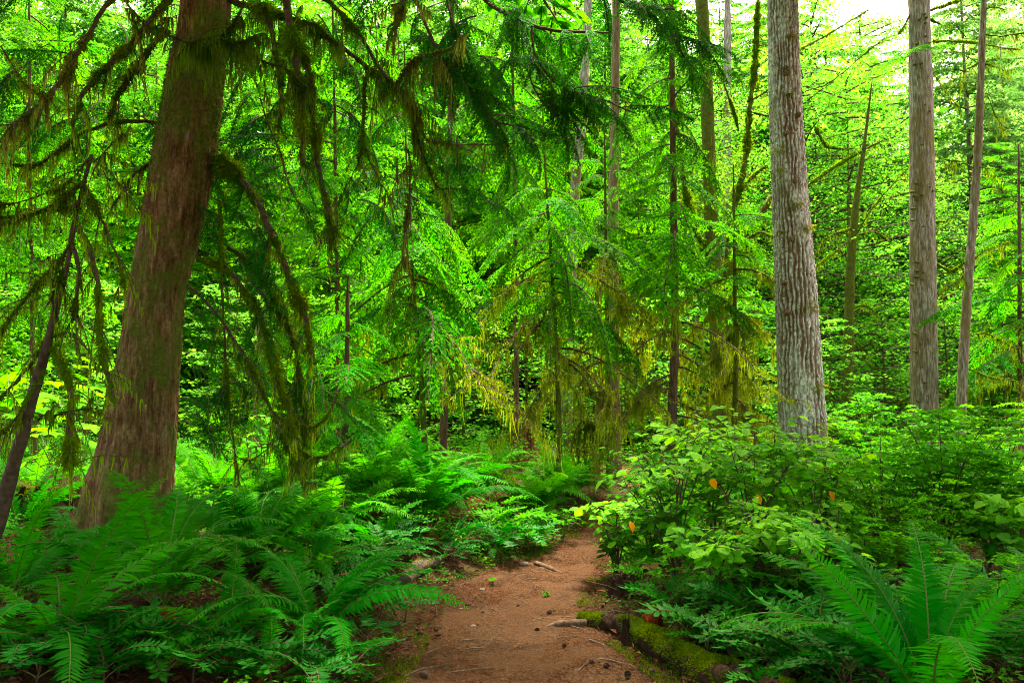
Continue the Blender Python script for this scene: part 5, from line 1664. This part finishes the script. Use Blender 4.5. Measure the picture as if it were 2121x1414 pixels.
log('fallen_log', 'pale rounded log end on the bank at the left edge of the path', [(838, 1214), (866, 1190), (905, 1172)], [.05, .062, .05], 'deadwood', 'moss_green', .12, seed=8, sink=.1)
log('stick', 'dark stick on the path near the bend', [(1110, 1172), (1140, 1182), (1165, 1190)], [.028, .024, .012], 'bark_brown', None, seed=9, sides=10, cat='stick', sink=.2)
log('fallen_log', 'rotting red log half buried on the bank behind the ferns', [(640, 1080), (740, 1085), (900, 1075), (1050, 1060)], [.14, .16, .15, .12], 'rot', 'moss_green', .15, seed=10, sink=.5)
log('stick', 'pale bare stick lying left of the lower right fern', [(1630, 1395), (1700, 1385), (1760, 1375)], [.012, .012, .008], 'deadwood', None, seed=12, sides=8, cat='stick', sink=-.6)

def stump(label, px, py, h, rad, mat, seed, moss=None, jag=.3):
    p = G3(px, py)
    t = thing('stump', label, 'stump', tuple(p))
    g = Geo()
    k = 26
    s = np.linspace(0, 1, k)
    c = p + np.stack([0 * s, 0 * s, -.08 + (h + .08) * s], 1)
    S = 34
    a = np.arange(S) * 2 * math.pi / S
    top = 1 + jag * noise(np.stack([np.cos(a) * 3, np.sin(a) * 3, a * 0 + seed], 1), seed)
    v = []
    for i in range(k):
        rr = rad * (1 - .35 * s[i] + .55 * (1 - s[i]) ** 4) * (1 + .22 * noise(np.stack([np.cos(a) * 3.5, np.sin(a) * 3.5, a * 0 + s[i] * 1.3], 1), seed + 2) + .10 * noise(np.stack([np.cos(a) * 9, np.sin(a) * 9, a * 0 + s[i] * 4], 1), seed + 3))
        z = -.08 + (h * top + .08) * s[i]
        v.append(np.stack([rr * np.cos(a), rr * np.sin(a), z], 1) + p)
    for q, (sc, dz) in enumerate(((.75, -.04), (.4, -.12), (.02, -.16))):
        v.append(v[k - 1] * 0 + np.stack([rad * .62 * sc * np.cos(a), rad * .62 * sc * np.sin(a), h * (1 + dz * 2) * top ** .3 + .02 * noise(np.stack([np.cos(a) * 4, np.sin(a) * 4, a * 0 + q], 1), 4)], 1) + p)
    v = np.array(v)
    K = len(v)
    i, j = np.meshgrid(np.arange(K - 1), np.arange(S), indexing='ij')
    f = np.stack([i * S + j, i * S + (j + 1) % S, (i + 1) * S + (j + 1) % S, (i + 1) * S + j], -1).reshape(-1, 4)
    g.add(v.reshape(-1, 3), f)
    g.obj('wood', M[mat], t)
    if moss:
        g = Geo()
        P = v[k - 6:].reshape(-1, 3)
        P = np.repeat(P, 8, 0) + r.normal(0, .015, (len(P) * 8, 3))
        moss_blades(g, P, np.array([0, 0, 1.0]) + r.normal(0, .3, (len(P), 3)), (.02, .05), .007)
        g.obj('moss', M[moss], t)['kind'] = 'stuff'
    return t
stump('dark rotten stump with a mossy top at the right edge of the path', 1290, 1232, .13, .12, 'rot_dark', 5, None, .45)
stump('rotten red stump under the drooping hemlock in the centre', 1085, 968, .85, .30, 'rot', 8)
stump('small black broken stump rising from the mossy log', 1297, 1335, .16, .032, 'rot_dark', 11)
stump('dark upturned root mass behind the ferns left of the red stump', 905, 935, .75, .36, 'rot_dark', 14)
stump('dark mossy mound of rotten wood left of the cedar base', 110, 1085, .35, .38, 'rot_dark', 17, 'moss_green')

# orange flakes of rotten wood
p = G3(1350, 1310)
t = thing('rotten_wood_chunk', 'upright orange-red splintered chunk of rotten wood behind the mossy log', 'wood', tuple(p))
for i in range(9):
    g = Geo()
    a = r.random() * 6.28
    q = p + [r.normal(0, .03), r.normal(0, .02), .02]
    d = np.array([r.normal(0, .25), r.normal(0, .2), 1.0])
    g.tube(np.array([q, q + d * .06, q + d * r.uniform(.10, .17)]), [.016, .02, .003], 5, 0, rnd=r.random(), disp=lambda z: .006 * noise(z * 60, i))
    g.obj('splinter', M['flake'], t)
# pale curled dead leaf standing on a twig
p = G3(1350, 1210)
t = thing('curled_dead_leaf', 'pale curled dead leaf caught on a twig above the stump debris', 'leaf', tuple(p))
g = Geo()
add_leaves(g, np.array([p + [0, 0, .12]] * 2), np.array([[.4, -.5, .5], [-.6, -.3, .3]]), np.array([[0, -.8, .5], [.2, -.7, .6]]), .085, 0, rnd=.9, tip=.9)
g.obj('blade', M['litter'], t)
g = Geo()
g.tube(np.array([p + [0, 0, -.02], p + [.004, 0, .06], p + [0, 0, .12]]), .003, 5, 0)
g.obj('twig', M['twig'], t)

# pile of dead twigs behind the dark stump
for i in range(34):
    px, py = r.uniform(1290, 1480), r.uniform(1195, 1290)
    a = r.normal(.35, .35) + (math.pi if r.random() < .5 else 0)
    L = r.uniform(.18, .5)
    p = G3(px, py)
    d = np.array([math.cos(a), math.sin(a) * .6, 0]) * L
    c = spline([p + [0, 0, .02 + .02 * r.random()], p + d * .5 + [0, 0, .06 + .05 * r.random()], p + d + [0, 0, .05 + .08 * r.random()]], 7)
    c = c + .008 * np.stack([noise(c * 14, i), noise(c * 14, i + 1), noise(c * 14, i + 2)], 1)
    g = Geo()
    g.tube(c, np.linspace(.005, .002, 7) * r.uniform(.6, 1.3), 5, 0)
    tag(g.obj('twig', M['deadwood' if r.random() < .45 else 'bark_brown'], loc=tuple(c[0])), 'thin dead twig in the tangle between the dark stump and the shrubs', 'twig', 'tangle of dead twigs')
# standing bare stick lower right
c = spline([G3(1775, 1440), WY(1790, 1340, 4.1), WY(1815, 1290, 4.1), WY(1850, 1240, 4.15)], 12)
g = Geo()
g.tube(c, np.linspace(.009, .004, 12), 6, 0, disp=lambda z: .002 * noise(z * 50, 3))
tag(g.obj('stick', M['deadwood'], loc=tuple(c[0])), 'pale bent stick standing upright at the lower right', 'stick')

# twigs, stones and cones on the path
def on_path(px, py):
    p = G3(px, py)
    p[2] = float(pz(p[0], p[1]))
    return p
for i, (a, b, w) in enumerate((((952, 1333), (1010, 1331), .006), ((965, 1350), (1008, 1346), .006), ((1110, 1262), (1060, 1240), .006), ((985, 1238), (1000, 1250), .005), ((1005, 1260), (1045, 1285), .004), ((1085, 1205), (1130, 1206), .005),
        ((1090, 1318), (1130, 1330), .004), ((1220, 1330), (1260, 1345), .005), ((1285, 1312), (1310, 1338), .005), ((835, 1408), (930, 1380), .005), ((930, 1400), (1050, 1385), .004), ((1010, 1380), (1080, 1370), .004), ((1180, 1300), (1240, 1320), .004),
        ((1060, 1360), (1050, 1400), .005), ((900, 1250), (905, 1278), .005), ((1040, 1190), (1100, 1196), .005), ((1150, 1330), (1195, 1322), .004), ((880, 1360), (915, 1345), .004), ((1240, 1370), (1300, 1385), .005), ((1195, 1398), (1240, 1372), .004))):
    p, q = on_path(*a), on_path(*b)
    c = spline([p + [0, 0, .005], (p + q) / 2 + [r.normal(0, .012), r.normal(0, .012), .010], q + [0, 0, .005]], 8)
    g = Geo()
    g.tube(c, np.linspace(w, w * .5, 8), 5, 0, disp=lambda z: .0012 * noise(z * 80, i))
    tag(g.obj('twig', M['deadwood'], loc=tuple(c[0])), 'short dry twig lying on the earth path', 'twig', 'twigs on the path')
def blob(n1=9, n2=6, sq=.55, seed=0, amp=.25):
    v = []
    for i in range(n2 + 1):
        th = math.pi * i / n2
        for j in range(n1):
            ph = 2 * math.pi * j / n1
            v.append((math.sin(th) * math.cos(ph), math.sin(th) * math.sin(ph), math.cos(th)))
    v = np.array(v)
    d = 1 + amp * fbm(v * 1.4, 2, seed)
    v = v * d[:, None] * [1, .8, sq]
    i, j = np.meshgrid(np.arange(n2), np.arange(n1), indexing='ij')
    f = np.stack([i * n1 + j, (i + 1) * n1 + j, (i + 1) * n1 + (j + 1) % n1, i * n1 + (j + 1) % n1], -1).reshape(-1, 4)
    return v, f
for i, (px, py, s) in enumerate(((998, 1225, .028), (955, 1265, .018), (1040, 1277, .018), (980, 1302, .022), (1085, 1172, .05), (1062, 1155, .035))):
    p = on_path(px, py)
    v, f = blob(12, 8, .5, i)
    g = Geo()
    g.add(v * s + p + [0, 0, s * .12], f)
    tag(g.obj('stone', M['stone'], loc=tuple(p), smooth_shade=True), 'small pale stone set in the earth path', 'stone', 'stones in the path')
def cone_geo(seed):
    """fir cone: an egg of overlapping scales along +X"""
    q = np.random.default_rng(seed)
    g = Geo()
    v, f = blob(10, 8, .8, seed, .05)
    g.add(v * [.8, .5, .5], f, 0)
    for i in range(70):
        u = i / 70
        a = i * 2.39996
        rad = .52 * math.sin(math.pi * (.1 + .85 * u)) + .04
        p = np.array([-.85 + 1.7 * u, rad * math.cos(a), rad * math.sin(a)])
        g.blades(p[None] * .85, np.array([[.9, math.cos(a) * .8, math.sin(a) * .8]]), np.array([[-.5, math.cos(a), math.sin(a)]]), .42, .34, 0, at=.6)
    return g
CONE_ME = [cone_geo(i).mesh('cone', M['cone']) for i in range(2)]
for i, (px, py, s) in enumerate(((872, 1318, .026), (903, 1310, .024), (908, 1321, .026), (968, 1258, .022), (998, 1275, .02), (928, 1207, .024), (1137, 1275, .024), (1112, 1312, .026), (880, 1407, .032), (1255, 1388, .024), (1300, 1405, .026), (1225, 1378, .02), (1350, 1398, .024), (1072, 1262, .02), (845, 1330, .022), (1170, 1345, .02))):
    p = on_path(px, py)
    o = link('fir_cone', CONE_ME[i % 2], None, (p[0], p[1], p[2] + s * .42))
    o.rotation_euler = (r.random() * 6, r.normal(0, .15), r.random() * 6.28)
    o.scale = (s, s, s)
    tag(o, 'small dark fallen cone lying on the earth path', 'cone', 'cones on the path')
# little green sprigs growing in the path
for i, (px, py) in enumerate(((1130, 1240), (1020, 1212))):
    lobed(on_path(px, py), .06, 4, .04, 'tiny green seedling sprouting from the earth path', 760 + i, 'seedlings on the path', PALMS_ME)
